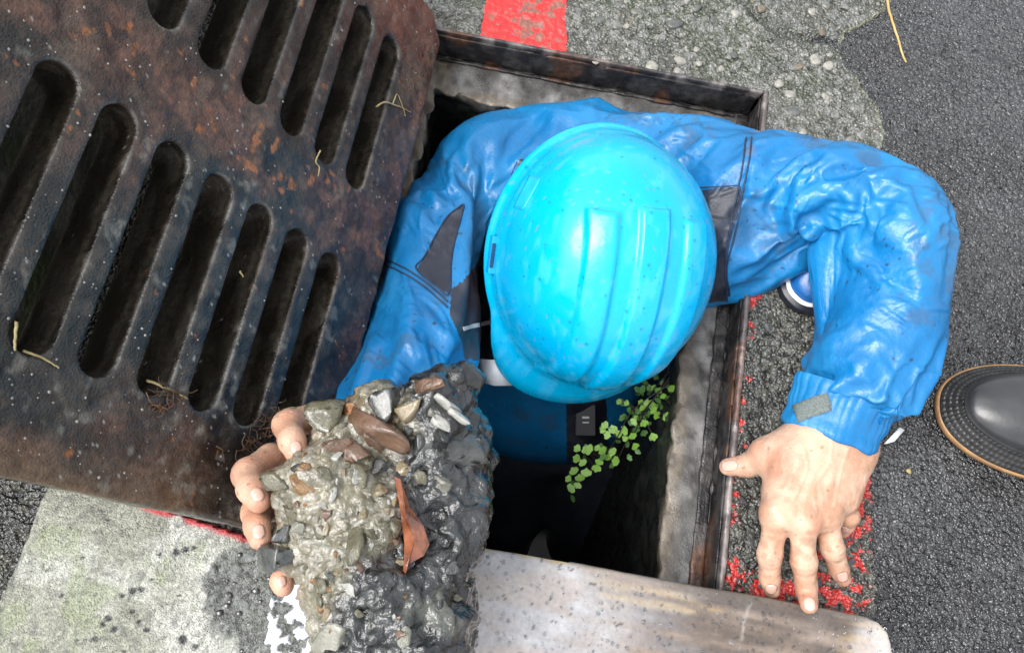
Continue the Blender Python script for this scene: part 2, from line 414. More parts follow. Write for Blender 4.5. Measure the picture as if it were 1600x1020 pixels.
def c_apron(x, y, h, a):
    i1, b1, i2, b2, ws, dc = a; p = np.c_[x, y, 0 * x]
    base = mixc((.045, .048, .036), (.085, .088, .070), sstep(-.5, .6, fbm(p, 14, 3, 21)))
    moss = sstep(.05, .6, fbm(p, 10, 3, 30)); base = mixc(base, (.035, .045, .018), moss * .65)
    st = np.c_[.06 + .18 * i2, .063 + .175 * i2, .055 + .16 * i2]; base = mixc(base, st, b2 * (.35 + .5 * (i2 > .8)))
    st = np.c_[.05 + .16 * i1, .053 + .16 * i1, .05 + .15 * i1]; base = mixc(base, st, b1 * .7)
    base = mixc(base, np.c_[.020 + .10 * i2 ** 2, .021 + .098 * i2 ** 2, .017 + .085 * i2 ** 2], ws * .92)
    base = mixc(base, (.05, .055, .045), np.exp(-(dc / .010) ** 2) * .8)
    soil_shade = sstep(-.185, -.215, x); base = mixc(base, mixc((.005, .005, .004), (.022, .021, .010), sstep(.1, .7, fbm(p, 90, 3, 33))), soil_shade * .95)  # dark soil behind the grate, blackened further to paint in the shade there
    edge, _ = polydist(x, y, BND); base = mixc(base, (.30, .31, .18), np.exp(-(edge / .004) ** 2) * .6 * sstep(.1, .2, y))
    return base
apron = patch(-.80, .46, -.45, .80, .0021, APRON, h_apron, c_apron, 'pavement', m_apron, z=-.0022, hole=(PX0 - .004, PX1 + .004, PY0 - .1, PY1 + .004), skirt=.008)
# flecks left over from an old red line: where they are likely; the material breaks them up
V = np.empty(len(apron.data.vertices) * 3); apron.data.vertices.foreach_get('co', V); x, y, _z = V.reshape(-1, 3).T
n2 = fbm(np.c_[x, y, 0 * x], 22, 2, 44)
rim = np.exp(-((x - .268) / .009) ** 2) * (y < .16) * (y > -.18); right = np.exp(-((x - .398) / .022) ** 2) * (y < -.02) * (y > -.26); low = sstep(-.12, -.21, y) * .8
wgt = np.clip(np.maximum.reduce([rim * .65, right * 1.05, low * .92]), 0, 1) * ((x > .255) & (x < .425))
fl = .285 + .22 * wgt + .08 * n2 * (wgt > .05); fl = np.where((x > .262) & (x < .42) & (y < .18), fl, np.where((x > .30) & (x < .43) & (y >= .18) & (y < .5), .25 + .06 * n2, 0))
set_col(apron.data, np.c_[fl, fl, fl], 'Fleck')

# coarse ground beyond the part in view
def ring(name, x0, x1, y0, y1, X0, X1, Y0, Y1, z, col, mat):
    V = np.array([(X0, Y0, z), (X1, Y0, z), (X1, Y1, z), (X0, Y1, z), (x0, y0, z), (x1, y0, z), (x1, y1, z), (x0, y1, z)])
    Q = np.array([(0, 1, 5, 4), (1, 2, 6, 5), (2, 3, 7, 6), (3, 0, 4, 7)])
    me = mesh_np(name, V, Q, False); set_col(me, np.tile(col, (8, 1))); return link(name, me, mat, kind='structure')
ring('ground', -.79, .97, -.44, .79, -12, 12, -12, 12, -.009, (.05, .052, .05), m_asphalt)

# red painted line across the apron
m_red = vc_mat('red road paint', rough=.35, rvar=.2, rscale=90, bump=.5, bscale=500, var=.15, vscale=120)
def h_line(x, y): h, a = h_apron(x, y); return h * .8 + .0009, a
LINE = [P(*p)[:2] for p in ((764, -100), (760, 0), (752, 46), (750, 60), (765, 68), (820, 74), (884, 84), (886, 60), (882, 30), (886, 0), (884, -100))]
xs0 = [q[0] for q in LINE]; ys0 = [q[1] for q in LINE]
def c_line(x, y, h, a):
    p = np.c_[x, y, 0 * x]; n = fbm(p, 110, 3, 71) + .8 * np.exp(-((x + .045) / .03) ** 2) - .5
    c = np.tile((.66, .03, .03), (len(x), 1)); return mixc(c, (.15, .12, .09), sstep(.2, .55, n) * .8)
red = patch(min(xs0) - .01, max(xs0) + .01, PY1 + .003, max(ys0), .0015, LINE, h_line, c_line, 'red_line', m_red, z=-.0022)

# the pale slab at lower left
SLAB = [(-.425, -.259), (-.30, -.262), (-.20, -.274), (-.19, -.2725), (.45, -.2725), (.45, -.75), (-.434, -.75), (-.432, -.42), (-.428, -.33)]
m_slab = vc_mat('pale damp concrete', rough=.32, rvar=.2, rscale=30, bump=.6, bscale=500, var=.35, vscale=380, vor=((620, .0007),))
PUD = [P(*p, .012)[:2] for p in ((352, 862), (400, 856), (470, 850), (560, 860), (600, 1100), (380, 1100), (372, 1015), (338, 985), (326, 950), (322, 905))]
def h_slab(x, y):
    p = np.c_[x, y, 0 * x]; wx, wy = wig(x, y, .001, 200)
    e1, e2, i2 = worley2(wx, wy, .0042, 61); 
    pit = np.zeros(len(x))
    for k in range(26):
        cx, cy, r = SPOT[k]; pit = np.maximum(pit, np.exp(-(((x - cx) ** 2 + ((y - cy) * 1.25) ** 2) / r ** 2) ** 2))
    dd, _ = polydist(x, y, PUD + PUD[:1]); inside = inpoly(x, y, PUD); sd = np.where(inside, -dd, dd) + .006 * fbm(p, 50, 3, 5)
    damp = sstep(.004, -.004, sd)
    fr = sstep(.02, .0, x + .434) * sstep(-.05, .5, fbm(p, 60, 3, 64) + .3)
    g1, g2, g3 = worley2(*wig(x, y, .003, 120), .0085, 69)
    h = damp * .0022 * (g3 > .35) * sstep(.0, .35, g2 - g1) * (.4 + g3) + .0006 * (1 - e1) * (1 - .4 * damp) + .0010 * fbm(p, 35, 3, 62) - .0012 * pit - .003 * fr
    return h, (i2, e1, pit, damp, sd, fr)
SP_PX = [(290, 858), (303, 855), (275, 862), (190, 930), (207, 922), (220, 920), (207, 955), (168, 965), (160, 975), (178, 983), (216, 970), (230, 983), (148, 998), (286, 998), (306, 1010), (157, 797), (120, 1000), (195, 1018), (330, 945), (320, 950), (250, 866), (170, 812), (236, 905), (96, 930), (130, 870), (280, 930)]
SPOT = [tuple(P(*q, .012)[:2]) + (.0028 + .0022 * random.random() if i < 15 else .002,) for i, q in enumerate(SP_PX)]
def c_slab(x, y, h, a):
    i2, e1, pit, damp, sd, fr = a; p = np.c_[x, y, 0 * x]
    base = mixc((.22, .225, .18), (.36, .365, .33), sstep(-.5, .6, fbm(p, 18, 3, 63) + 1.6 * sstep(-.3, -.2, x) * .6 - .2))
    base = base * (.72 + .5 * i2[:, None])
    base = mixc(base, (.16, .20, .08), sstep(.3, .8, fbm(p, 26, 3, 65) + .25 * sstep(-.28, -.42, x)) * .4)
    base = mixc(base, (.08, .085, .075), sstep(.45, .8, fbm(p, 160, 2, 66)) * .6)
    base = mixc(base, (.022, .023, .025), sstep(.25, .6, pit))
    base = mixc(base, np.c_[.03 + .10 * i2, .033 + .105 * i2, .032 + .10 * i2], damp * .85)
    base = mixc(base, (.05, .055, .05), fr * .8)
    edge = sstep(-.2668, -.2635, y + .0025 * fbm(p, 60, 2, 67) + .22 * 0 * x) * 0
    re = (x > -.335) * (x < -.215) * sstep(.0065, .002, -(y - (-.2622 - .012 * np.clip((x + .30) / .1, 0, 1))) + .003 * fbm(p, 90, 2, 68))
    return mixc(base, (.45, .02, .03), re * .9)
slab = patch(-.436, .452, -.70, -.256, .0019, SLAB, h_slab, c_slab, 'paving_slab', m_slab, z=.012, skirt=.015)

# stones set in the apron
def rough_stone(seed, n=2, flat=.42):
    import bmesh
    bm = bmesh.new(); bmesh.ops.create_icosphere(bm, subdivisions=n, radius=1)
    me = bpy.data.meshes.new('stone'); bm.to_mesh(me); bm.free()
    V = np.empty(len(me.vertices) * 3); me.vertices.foreach_get('co', V); V = V.reshape(-1, 3)
    V *= (1 + .22 * fbm(V, .9, 2, seed))[:, None]
    r = np.random.default_rng(seed)
    for _ in range(9):
        d = nrm(r.normal(size=3) * (1, 1, 1.6)); q = V @ d; lim = .50 + .22 * r.random(); V -= np.clip(q - lim, 0, None)[:, None] * d
    V *= (1.0, .75 + .2 * r.random(), flat)
    me.vertices.foreach_set('co', V.astype(np.float32).ravel()); me.polygons.foreach_set('use_smooth', np.ones(len(me.polygons), bool)); me.update()
    return me
STONES = []
for ci, col in enumerate(((.17, .17, .155), (.09, .095, .09), (.26, .25, .22), (.15, .125, .09), (.06, .063, .066))):
    mm = flat_mat('stone %s' % ('grey dark pale brown slate'.split()[ci]), col, rough=.28, var=.3, vscale=1.4, bump=.35, bscale=9, coat=.0)
    for k in range(4):
        me = rough_stone(100 + ci * 10 + k); me.materials.append(mm); STONES.append(me)
def place_stone(name, x, y, z, r, mesh, parent, tilt=.25):
    o = bpy.data.objects.new(name, mesh); COL.objects.link(o); o.parent = parent
    o.location = (x, y, z); o.scale = (r, r, r); o.rotation_euler = (random.uniform(-tilt, tilt), random.uniform(-tilt, tilt), random.uniform(0, 6.28))
    return o
big = [(1235, 148, .009), (1242, 172, .010), (1062, 95, .011), (1018, 108, .011), (1055, 38, .014), (1275, 92, .012), (1293, 105, .009), (1345, 210, .009), (1160, 78, .008), (965, 40, .009), (1130, 130, .008), (1215, 130, .008), (1150, 20, .009), (1320, 10, .010), (1090, 12, .009), (930, 95, .007), (905, 30, .008), (1255, 205, .008), (1330, 218, .010), (1200, 110, .007), (1290, 150, .008), (1305, 180, .008)]
n_st = 0
for px, py, r in big:
    q = P(px, py); place_stone('stone', q[0], q[1], -.001, r, STONES[rng.integers(0, 12)], apron); n_st += 1
while n_st < 235:
    side = rng.random() < .42
    if side: x, y = rng.uniform(.268, .425), rng.uniform(-.235, .19)
    else: x, y = rng.uniform(-.17, .44), rng.uniform(.375, .60)
    if not inpoly(np.array([x]), np.array([y]), APRON)[0]: continue
    if (not side) and (-.125 < x < .015): continue
    if (polydist(np.array([x]), np.array([y]), BND)[0][0] < .008): continue
    r = (.0035 + .004 * rng.random() ** 1.5) * (1.35 if side else 1)
    place_stone('stone', x, y, -.0010, r, STONES[rng.integers(0, 20) if not side else rng.choice([4, 5, 6, 7, 16, 17, 18, 19])], apron); n_st += 1

# ---- the pit: concrete ledge and walls, standing water at the bottom
m_pit = vc_mat('wet pit concrete', rough=.4, rvar=.22, rscale=40, bump=.4, bscale=500, var=.25, vscale=90)
ZL = -.045; IX0, IX1, IY0, IY1 = -.155, .205, -.245, .308
def pit_mesh():
    n = 44; parts = []
    # ring of points round the opening, at several depths
    def rect(x0, x1, y0, y1, m=60):
        a = np.linspace(0, 1, m, endpoint=False)
        return np.concatenate([np.c_[x0 + (x1 - x0) * a, np.full(m, y0)], np.c_[np.full(m, x1), y0 + (y1 - y0) * a], np.c_[x1 - (x1 - x0) * a, np.full(m, y1)], np.c_[np.full(m, x0), y1 - (y1 - y0) * a]])
    O = rect(PX0 + .001, PX1 - .001, PY0 + .001, PY1 - .001); I = rect(IX0, IX1, IY0, IY1)
    rings = []
    for t in np.linspace(0, 1, 8): q = O * (1 - t) + I * t; rings.append(np.c_[q, np.full(len(q), ZL)])
    for z in np.r_[np.linspace(-.048, -.14, 14), np.linspace(-.17, -1.05, 12)]: rings.append(np.c_[I, np.full(len(I), z)])
    V = np.concatenate(rings); m = len(O); Q = []
    for i in range(len(rings) - 1):
        for j in range(m): k = (j + 1) % m; Q.append((i * m + j, i * m + k, (i + 1) * m + k, (i + 1) * m + j))
    V, Fc = subdivide(V, np.array(Q), 1)
    inner = sstep(.6, 1.0, 1 - np.minimum.reduce([np.abs(V[:, 0] - IX0), np.abs(V[:, 0] - IX1), np.abs(V[:, 1] - IY0), np.abs(V[:, 1] - IY1)]) / .03)
    nz = fbm(V, 45, 3, 81); dirc = np.c_[np.clip(V[:, 0] - .02, -1, 1), np.clip(V[:, 1] - .03, -1, 1), 0 * V[:, 0]]; dirc /= np.linalg.norm(dirc, axis=1, keepdims=True) + 1e-9
    V = V - dirc * (.007 * nz * inner)[:, None]; V[:, 2] += .0022 * nz * (V[:, 2] > -.05)
    bite = np.exp(-(((V[:, 0] + .150) / .035) ** 2 + ((V[:, 1] - .292) / .022) ** 2)); V[:, 2] -= .0 * bite; V = V - dirc * (-.016 * bite * (V[:, 2] < -.046))[:, None]
    return V, Fc
V, Fc = pit_mesh(); me = mesh_np('pit_wall', V, Fc)
z = V[:, 2]; n = fbm(V, 30, 3, 82); n2 = fbm(V, 110, 3, 83)
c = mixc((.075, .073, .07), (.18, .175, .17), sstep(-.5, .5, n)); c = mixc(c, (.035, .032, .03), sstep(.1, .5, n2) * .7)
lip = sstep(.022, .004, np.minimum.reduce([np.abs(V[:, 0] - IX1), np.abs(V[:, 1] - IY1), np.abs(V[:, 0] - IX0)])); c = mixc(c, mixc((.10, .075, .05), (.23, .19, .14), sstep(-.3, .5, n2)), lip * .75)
c = mixc(c, (.013, .014, .012), sstep(-.047, -.062, z))  # wall below the lip blackened: pit shade painted into the colour
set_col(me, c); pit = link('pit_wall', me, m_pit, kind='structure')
me = mesh_np('pit_water', np.array([(IX0 - .02, IY0 - .02, -.74), (IX1 + .02, IY0 - .02, -.74), (IX1 + .02, IY1 + .02, -.74), (IX0 - .02, IY1 + .02, -.74)]), np.array([(0, 1, 2, 3)]))
link('pit_water', me, flat_mat('dark drain water', (.006, .007, .010), rough=.35, bump=.4, bscale=40), kind='structure')

# ---- steel frame round the opening: thin rim, upright flange, seat
m_steel = vc_mat('dark wet steel', rough=.42, rvar=.2, rscale=60, bump=.45, bscale=420, var=.35, vscale=120, metal=.25)
fr = empty('manhole_frame', (0, 0, 0), 'dark rusty steel frame with a thin raised rim set round the open pit', 'manhole frame')
def bar(name, x0, x1, y0, y1, z0, z1, col, rough=.0012, seg=.006):
    v = Vol((min(x0, x1) - .006, min(y0, y1) - .006, z0 - .006), (max(x0, x1) + .006, max(y0, y1) + .006, z1 + .006), .0018)
    sl, X, Y, Z = v.box(v.o, v.o + v.h * v.n); cx, cy, cz = (x0 + x1) / 2, (y0 + y1) / 2, (z0 + z1) / 2; r = .0015
    qx = np.maximum(np.abs(X - cx) - abs(x1 - x0) / 2 + r, 0); qy = np.maximum(np.abs(Y - cy) - abs(y1 - y0) / 2 + r, 0); qz = np.maximum(np.abs(Z - cz) - abs(z1 - z0) / 2 + r, 0)
    v.F[sl] = (np.sqrt(qx * qx + qy * qy + qz * qz) - r).astype(np.float32)
    V, Q = v.mesh(); N = vnormals(V, Q); V = V + N * (rough * fbm(V, 70, 3, 91))[:, None]
    me = mesh_np(name, V, Q); nn = fbm(V, 60, 3, 92); n3 = fbm(V, 22, 2, 94)
    c = mixc(col[0], col[1], sstep(-.3, .5, nn)); c = mixc(c, (.16, .07, .035), sstep(.3, .7, n3) * .5)
    set_col(me, c); return link(name, me, m_steel, fr)
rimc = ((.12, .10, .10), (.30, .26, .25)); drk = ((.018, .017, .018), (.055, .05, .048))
bar('rim_strip', PX1 - .001, PX1 + .0055, PY0, PY1 + .0045, -.012, .0035, rimc, .0006)
bar('rim_strip', PX0, PX1 - .0015, PY1 - .001, PY1 + .004, -.012, .0032, ((.05, .045, .045), (.2, .18, .17)), .0006)
bar('rim_strip', PX0 - .005, PX0 + .001, PY0, PY1 - .0015, -.012, .003, rimc, .0006)
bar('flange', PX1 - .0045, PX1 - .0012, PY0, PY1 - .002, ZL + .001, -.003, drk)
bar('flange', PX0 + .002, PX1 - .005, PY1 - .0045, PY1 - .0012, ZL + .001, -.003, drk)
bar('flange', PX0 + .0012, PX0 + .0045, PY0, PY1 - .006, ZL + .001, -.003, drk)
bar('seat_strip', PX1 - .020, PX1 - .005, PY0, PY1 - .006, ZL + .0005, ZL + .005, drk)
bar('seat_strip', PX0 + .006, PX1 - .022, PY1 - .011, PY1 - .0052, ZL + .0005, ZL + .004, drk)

# ---- cast iron grate, opened on its hinge and leaning back
AL = math.radians(60); GX, GZ = P(600, 420, .02)[0], .02
GW, GB0, GB1, GT = .446, -.2655, .362, .046
def grate_mesh():
    h = .0019; v = Vol((-.008, GB0 - .008, -GT - .008), (GW + .008, GB1 + .008, .010), h)
    sl, A, B, Cc = v.box(v.o, v.o + v.h * v.n); r = .005
    def rbox(a0, a1, b0, b1, c0, c1, r):
        qx = np.maximum(np.abs(A - (a0 + a1) / 2) - (a1 - a0) / 2 + r, 0); qy = np.maximum(np.abs(B - (b0 + b1) / 2) - (b1 - b0) / 2 + r, 0); qz = np.maximum(np.abs(Cc - (c0 + c1) / 2) - (c1 - c0) / 2 + r, 0)
        return np.sqrt(qx * qx + qy * qy + qz * qz) - r
    d = rbox(0, GW, GB0, GB1, -GT, 0, r)
    for a0, b0, sa, sb in ((0, GB1, -1, 1), (0, GB0, -1, -1), (GW, GB1, 1, 1), (GW, GB0, 1, -1)):
        ch = .030 if sb > 0 else .010
        d = np.maximum(d, (sa * (A - a0) + sb * (B - b0)) / 1.414 + ch / 1.414)
    for k in range(7):
        a = .0795 + .0495 * k
        for b0, b1 in ((-.166 - .001 * k, -.005), (.103, .262)):
            rr = .0149; t = np.clip(B, b0 + .0 , b1)
            dd = np.sqrt((A - a) ** 2 + (B - t) ** 2) - rr * (1 - .06 * (Cc < -.012))
            k_ = .0035; dd = -dd; hh = np.clip(.5 - .5 * (dd - d) / k_, 0, 1); d = d * hh + dd * (1 - hh) + k_ * hh * (1 - hh)
    v.F[sl] = d.astype(np.float32); return v.mesh()
V, Q = grate_mesh(); E_ = edges_of(Q); V = laplace(V, E_, 1, .5); N = vnormals(V, Q)
a, b, cc = V.T; p = V
slotd = np.full(len(V), 1.0)
for k in range(7):
    for b0, b1 in ((-.167, -.005), (.103, .262)):
        slotd = np.minimum(slotd, np.hypot(a - .0795 - .0495 * k, b - np.clip(b, b0, b1)) - .0158)
band = np.exp(-((b - .052 + .012 * (a - .2)) / .030) ** 4)
scale = sstep(.05, .55, fbm(p, 26, 3, 111) + .25 * band)
d1, d2, i1 = worley2(a + .004 * fbm(p, 90, 2, 4), b + .004 * fbm(p, 90, 2, 5), .011, 113)
V = V + N * (.0009 * fbm(p, 60, 3, 112) * sstep(-.004, .010, slotd) + .0002 * fbm(p, 220, 2, 114) * sstep(-.002, .010, slotd) + .0009 * scale * band * sstep(.0, .3, fbm(p, 55, 3, 115)))[:, None]
me = mesh_np('drain_grate', V, Q)
n1 = fbm(p, 16, 4, 121); n2 = fbm(p, 70, 3, 122); n3 = fbm(p, 9, 3, 123)
c = mixc((.009, .0075, .006), (.034, .028, .022), sstep(-.4, .5, n2))
rust = np.clip(band * sstep(-.75, .15, n1) * 1.0 + sstep(.055, .0, a + .012 * n2) * .75 + sstep(.035, .0, b - GB0 + .012 * n1) * sstep(.1, .3, a) * 1.3 + sstep(GW - .05, GW, a + .02 * n1) * 1.1 + sstep(.14, .06, a) * sstep(.05, .16, b) * .6 + .65 * sstep(-.05, .5, n3), 0, 1) * sstep(-.008, .012, slotd + .010 * n1)
rc = mixc((.045, .020, .012), (.125, .055, .034), sstep(-.4, .5, n2)); rc = mixc(rc, (.12, .085, .058), sstep(.2, .7, fbm(p, 40, 3, 125)) * .6)
rc = mixc(rc, (.12, .075, .04), sstep(.045, .0, b - GB0) * .8)
c = mixc(c, rc, rust * .85)
c = mixc(c, (.26, .09, .025), sstep(1.12, 1.35, fbm(p, 95, 3, 126) + .42 * band))
c = mixc(c, (.20, .19, .165), sstep(.9, 1.3, fbm(p, 70, 3, 127) + .35 * sstep(.2, .12, np.abs(a - .2)) * (b < 0)) * .45 * (cc > -.02))
c = mixc(c, (.03, .035, .018), sstep(.2, .6, fbm(p, 24, 2, 128)) * sstep(.3, .4, a) * sstep(.0, .2, b) * .5)
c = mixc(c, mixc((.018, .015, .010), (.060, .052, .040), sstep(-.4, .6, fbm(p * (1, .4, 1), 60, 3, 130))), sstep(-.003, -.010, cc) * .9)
c = mixc(c, (.13, .13, .12), np.exp(-((slotd - .0002) / .0009) ** 2) * (cc > -.004) * sstep(-.5, .3, n2) * (.35 + .65 * sstep(-.2, .4, n1)))  # pale slot rims: worn edge with the wet highlight painted in
c = mixc(c, (.34, .34, .31), (fbm(p, 420, 1, 129) > .90) * (n1 > -.1) * .8)  # pale specks paint wet glints onto the iron
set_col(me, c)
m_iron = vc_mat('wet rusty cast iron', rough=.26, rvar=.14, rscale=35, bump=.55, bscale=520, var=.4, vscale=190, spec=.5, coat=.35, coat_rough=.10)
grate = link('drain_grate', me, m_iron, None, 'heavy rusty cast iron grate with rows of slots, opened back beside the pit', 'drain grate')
ca, sa = math.cos(AL), math.sin(AL)
GM = np.array([[-ca, 0, sa], [0, 1, 0], [sa, 0, ca]])          # local a,b,c -> world
GM_ = GM.copy(); GM_[:, 1] = (0, 1, 0)
M4 = np.eye(4); M4[:3, :3] = GM_; M4[:3, 3] = (GX, 0, GZ)
if np.linalg.det(GM_) < 0:                                      # keep it a rotation: mirror the mesh's width instead
    V2 = V.copy(); V2[:, 0] *= -1; me.vertices.foreach_set('co', V2.astype(np.float32).ravel()); me.flip_normals(); me.update()
    GM_[:, 0] *= -1; M4[:3, :3] = GM_
grate.matrix_world = Matrix(M4.tolist())
def G(a, b, c=0.0): return np.array([GX, 0, GZ]) + a * GM[:, 0] + b * np.array([0, 1, 0]) + c * GM[:, 2]
for bb in (-.16, .26):
    v = Vol((GX - .07, bb - .03, -.05), (GX + .02, bb + .03, .05), .0022)
    q0, q1 = np.array((GX - .020, bb - .018, .004)), np.array((GX - .020, bb + .018, .004))
    v.cap(q0, q1, .008, .008, .002); v.cap((GX - .02, bb, .006), (GX - .024, bb, .028), .009, .009, .004)
    V, Q = v.mesh(); me = mesh_np('hinge', V, Q); set_col(me, np.tile((.05, .035, .028), (len(V), 1)))
    link('hinge', me, m_iron, grate)

# ---- board lying over the near end of the pit
m_board = vc_mat('wet worn board with painted sheen', rough=.16, rvar=.10, rscale=25, bump=.12, bscale=250, var=.12, vscale=220)
BT = [P(*q, .030)[:2] for q in ((560, 822), (700, 842), (765, 855), (900, 878), (1067, 910), (1200, 933), (1300, 952), (1352, 962))]
BEND = [P(*q, .030)[:2] for q in ((1374, 972), (1388, 988), (1394, 1010), (1398, 1060), (1404, 1180))]
def board():
    h = .0024; poly = [tuple(q) for q in BT + BEND] + [(BEND[-1][0], -.62), (BT[0][0], -.62)]
    x0, x1 = BT[0][0], BEND[-1][0] + .004; v = Vol((x0 - .01, -.63, .010), (x1 + .01, -.19, .038), h)
    sl, X, Y, Z = v.box(v.o, v.o + v.h * v.n); xx = np.broadcast_to(X[:, :, 0], v.F.shape[:2]); yy = np.broadcast_to(Y[:, :, 0], v.F.shape[:2])
    d, _ = polydist(xx, yy, poly + poly[:1]); d = np.where(inpoly(xx, yy, poly), -d, d)
    r = .002; qz = np.abs(Z - .022) - .008 + r; qd = d[:, :, None] + r
    v.F[sl] = (np.sqrt(np.maximum(qz, 0) ** 2 + np.maximum(qd, 0) ** 2) + np.minimum(np.maximum(qz, qd), 0) - r).astype(np.float32)
    V, Q = v.mesh(); return laplace(V, edges_of(Q), 1, .4), Q
V, Q = board(); N = vnormals(V, Q); dt, _ = polydist(V[:, 0], V[:, 1], BT)
chip = sstep(.006, .001, dt + .002 * fbm(V, 120, 2, 131)) * (V[:, 0] < .10)
V = V + N * (.00035 * fbm(V, 45, 3, 132) + .00015 * fbm(V * (1, 6, 1), 90, 2, 133) - .0012 * chip)[:, None]
me = mesh_np('board', V, Q); p = V
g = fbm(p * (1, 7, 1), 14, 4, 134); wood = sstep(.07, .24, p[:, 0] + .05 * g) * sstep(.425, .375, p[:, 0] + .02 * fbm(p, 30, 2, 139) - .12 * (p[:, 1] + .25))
c = mixc((.32, .315, .325), (.46, .455, .465), sstep(-.5, .5, fbm(p, 20, 3, 135)))  # pale grey carries the sky's reflection on the wet board as colour
c = mixc(c, (.40, .33, .28), sstep(.1, .6, fbm(p * (1, 3, 1), 12, 3, 136)) * .5)
wc = mixc((.06, .042, .030), (.20, .15, .115), sstep(-.5, .6, g)); wc = mixc(wc, (.34, .24, .10), sstep(.35, .8, fbm(p * (1, 8, 1), 10, 3, 137)) * .7)
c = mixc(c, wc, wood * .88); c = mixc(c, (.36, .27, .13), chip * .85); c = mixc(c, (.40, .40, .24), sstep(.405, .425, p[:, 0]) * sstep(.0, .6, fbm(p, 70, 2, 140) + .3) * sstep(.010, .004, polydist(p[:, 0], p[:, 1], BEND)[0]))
c = mixc(c, (.10, .085, .07), sstep(.004, .0015, dt) * (p[:, 0] > .1) * .7)
c = mixc(c, (.05, .045, .04), (fbm(p, 240, 2, 138) > .95) * .8)
dsc, _ = polydist(p[:, 0], p[:, 1], [P(*q, .03)[:2] for q in ((1172, 942), (1163, 968), (1158, 1000))]); c = mixc(c, (.5, .48, .45), np.exp(-(dsc / .0013) ** 2) * .3)
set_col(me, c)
board_o = link('board', me, m_board, None, 'wet greyish board with rounded right end laid across the near pit edge', 'board')

# ---- added low wall, put in to shade the ground behind the grate
m_shade_wall = vc_mat('dark mossy shade wall', rough=.55, rvar=.2, rscale=30, bump=.6, bscale=300, var=.3, vscale=90, vor=((120, .003),))
v = Vol((-.63, -.30, -.03), (-.43, .85, .43), .009)
sl, X, Y, Z = v.box(v.o, v.o + v.h * v.n); qx = np.maximum(np.abs(X + .535) - .085 + .012, 0); qz = np.maximum(np.abs(Z - .18) - .215 + .012, 0); qy = np.maximum(np.abs(Y - .28) - .54 + .012, 0)
v.F[sl] = (np.sqrt(qx * qx + qy * qy + qz * qz) - .012).astype(np.float32)
V, Q = v.mesh(); N = vnormals(V, Q); V = V + N * (.003 * fbm(V, 30, 3, 151))[:, None]; me = mesh_np('added_shade_wall', V, Q)
c = mixc((.035, .034, .030), (.085, .083, .072), sstep(-.5, .5, fbm(V, 18, 3, 152))); c = mixc(c, (.03, .042, .012), sstep(.0, .5, fbm(V, 30, 3, 153)) * .8); set_col(me, c)
link('added_shade_wall', me, m_shade_wall, None, 'added dark mossy low wall that shades the ground behind the opened grate', 'wall')
# ------------------------------------------------------------------ the worker
person = empty('person', P(850, 640, -.74), 'person in a wet blue rain jacket standing in the drain pit, bending forward', 'person')

def visible(V, N, cell=4, tol=.02):
    """vertices that are the front layer as seen from where the photographer stood"""
    px, dz = proj(V); k = (np.floor(px[:, 0] / cell).astype(int) + 4096) * 8192 + np.floor(px[:, 1] / cell).astype(int) + 2048
    o = np.lexsort((dz, k)); first = np.r_[True, np.diff(k[o]) != 0]; z0 = np.empty(len(V)); g = np.cumsum(first) - 1
    z0[o] = dz[o][first][g]
    view = CAM - V; view /= np.linalg.norm(view, axis=1, keepdims=True)
    return (dz < z0 + tol) & ((N * view).sum(1) > -.15), px
def creases(V, Fc, lines, gain=1.0, tol=.03):
    """push folds out along the cloth's own normal; each line is (points, width, height)"""
    N = vnormals(V, Fc); vis, px = visible(V, N, tol=tol); D = np.zeros(len(V)); x, y = px[:, 0], px[:, 1]
    for pts, wd, hgt in lines:
        pts = np.array(pts, float); lo, hi = pts.min(0) - 3 * wd, pts.max(0) + 3 * wd
        m = np.where(vis & (x > lo[0]) & (x < hi[0]) & (y > lo[1]) & (y < hi[1]))[0]
        if not len(m): continue
        d, t = polydist(x[m], y[m], spline(pts, 5)); taper = np.minimum(1, np.minimum(t / .18 + .15, (1 - t) / .18 + .15))
        # a fold: sharp crest, hollow on either side
        D[m] += hgt * taper * (np.exp(-np.abs(d / wd) ** 1.05) - .38 * np.exp(-((d - 1.75 * wd) / (.8 * wd)) ** 2))
    return V + N * (gain * D)[:, None]
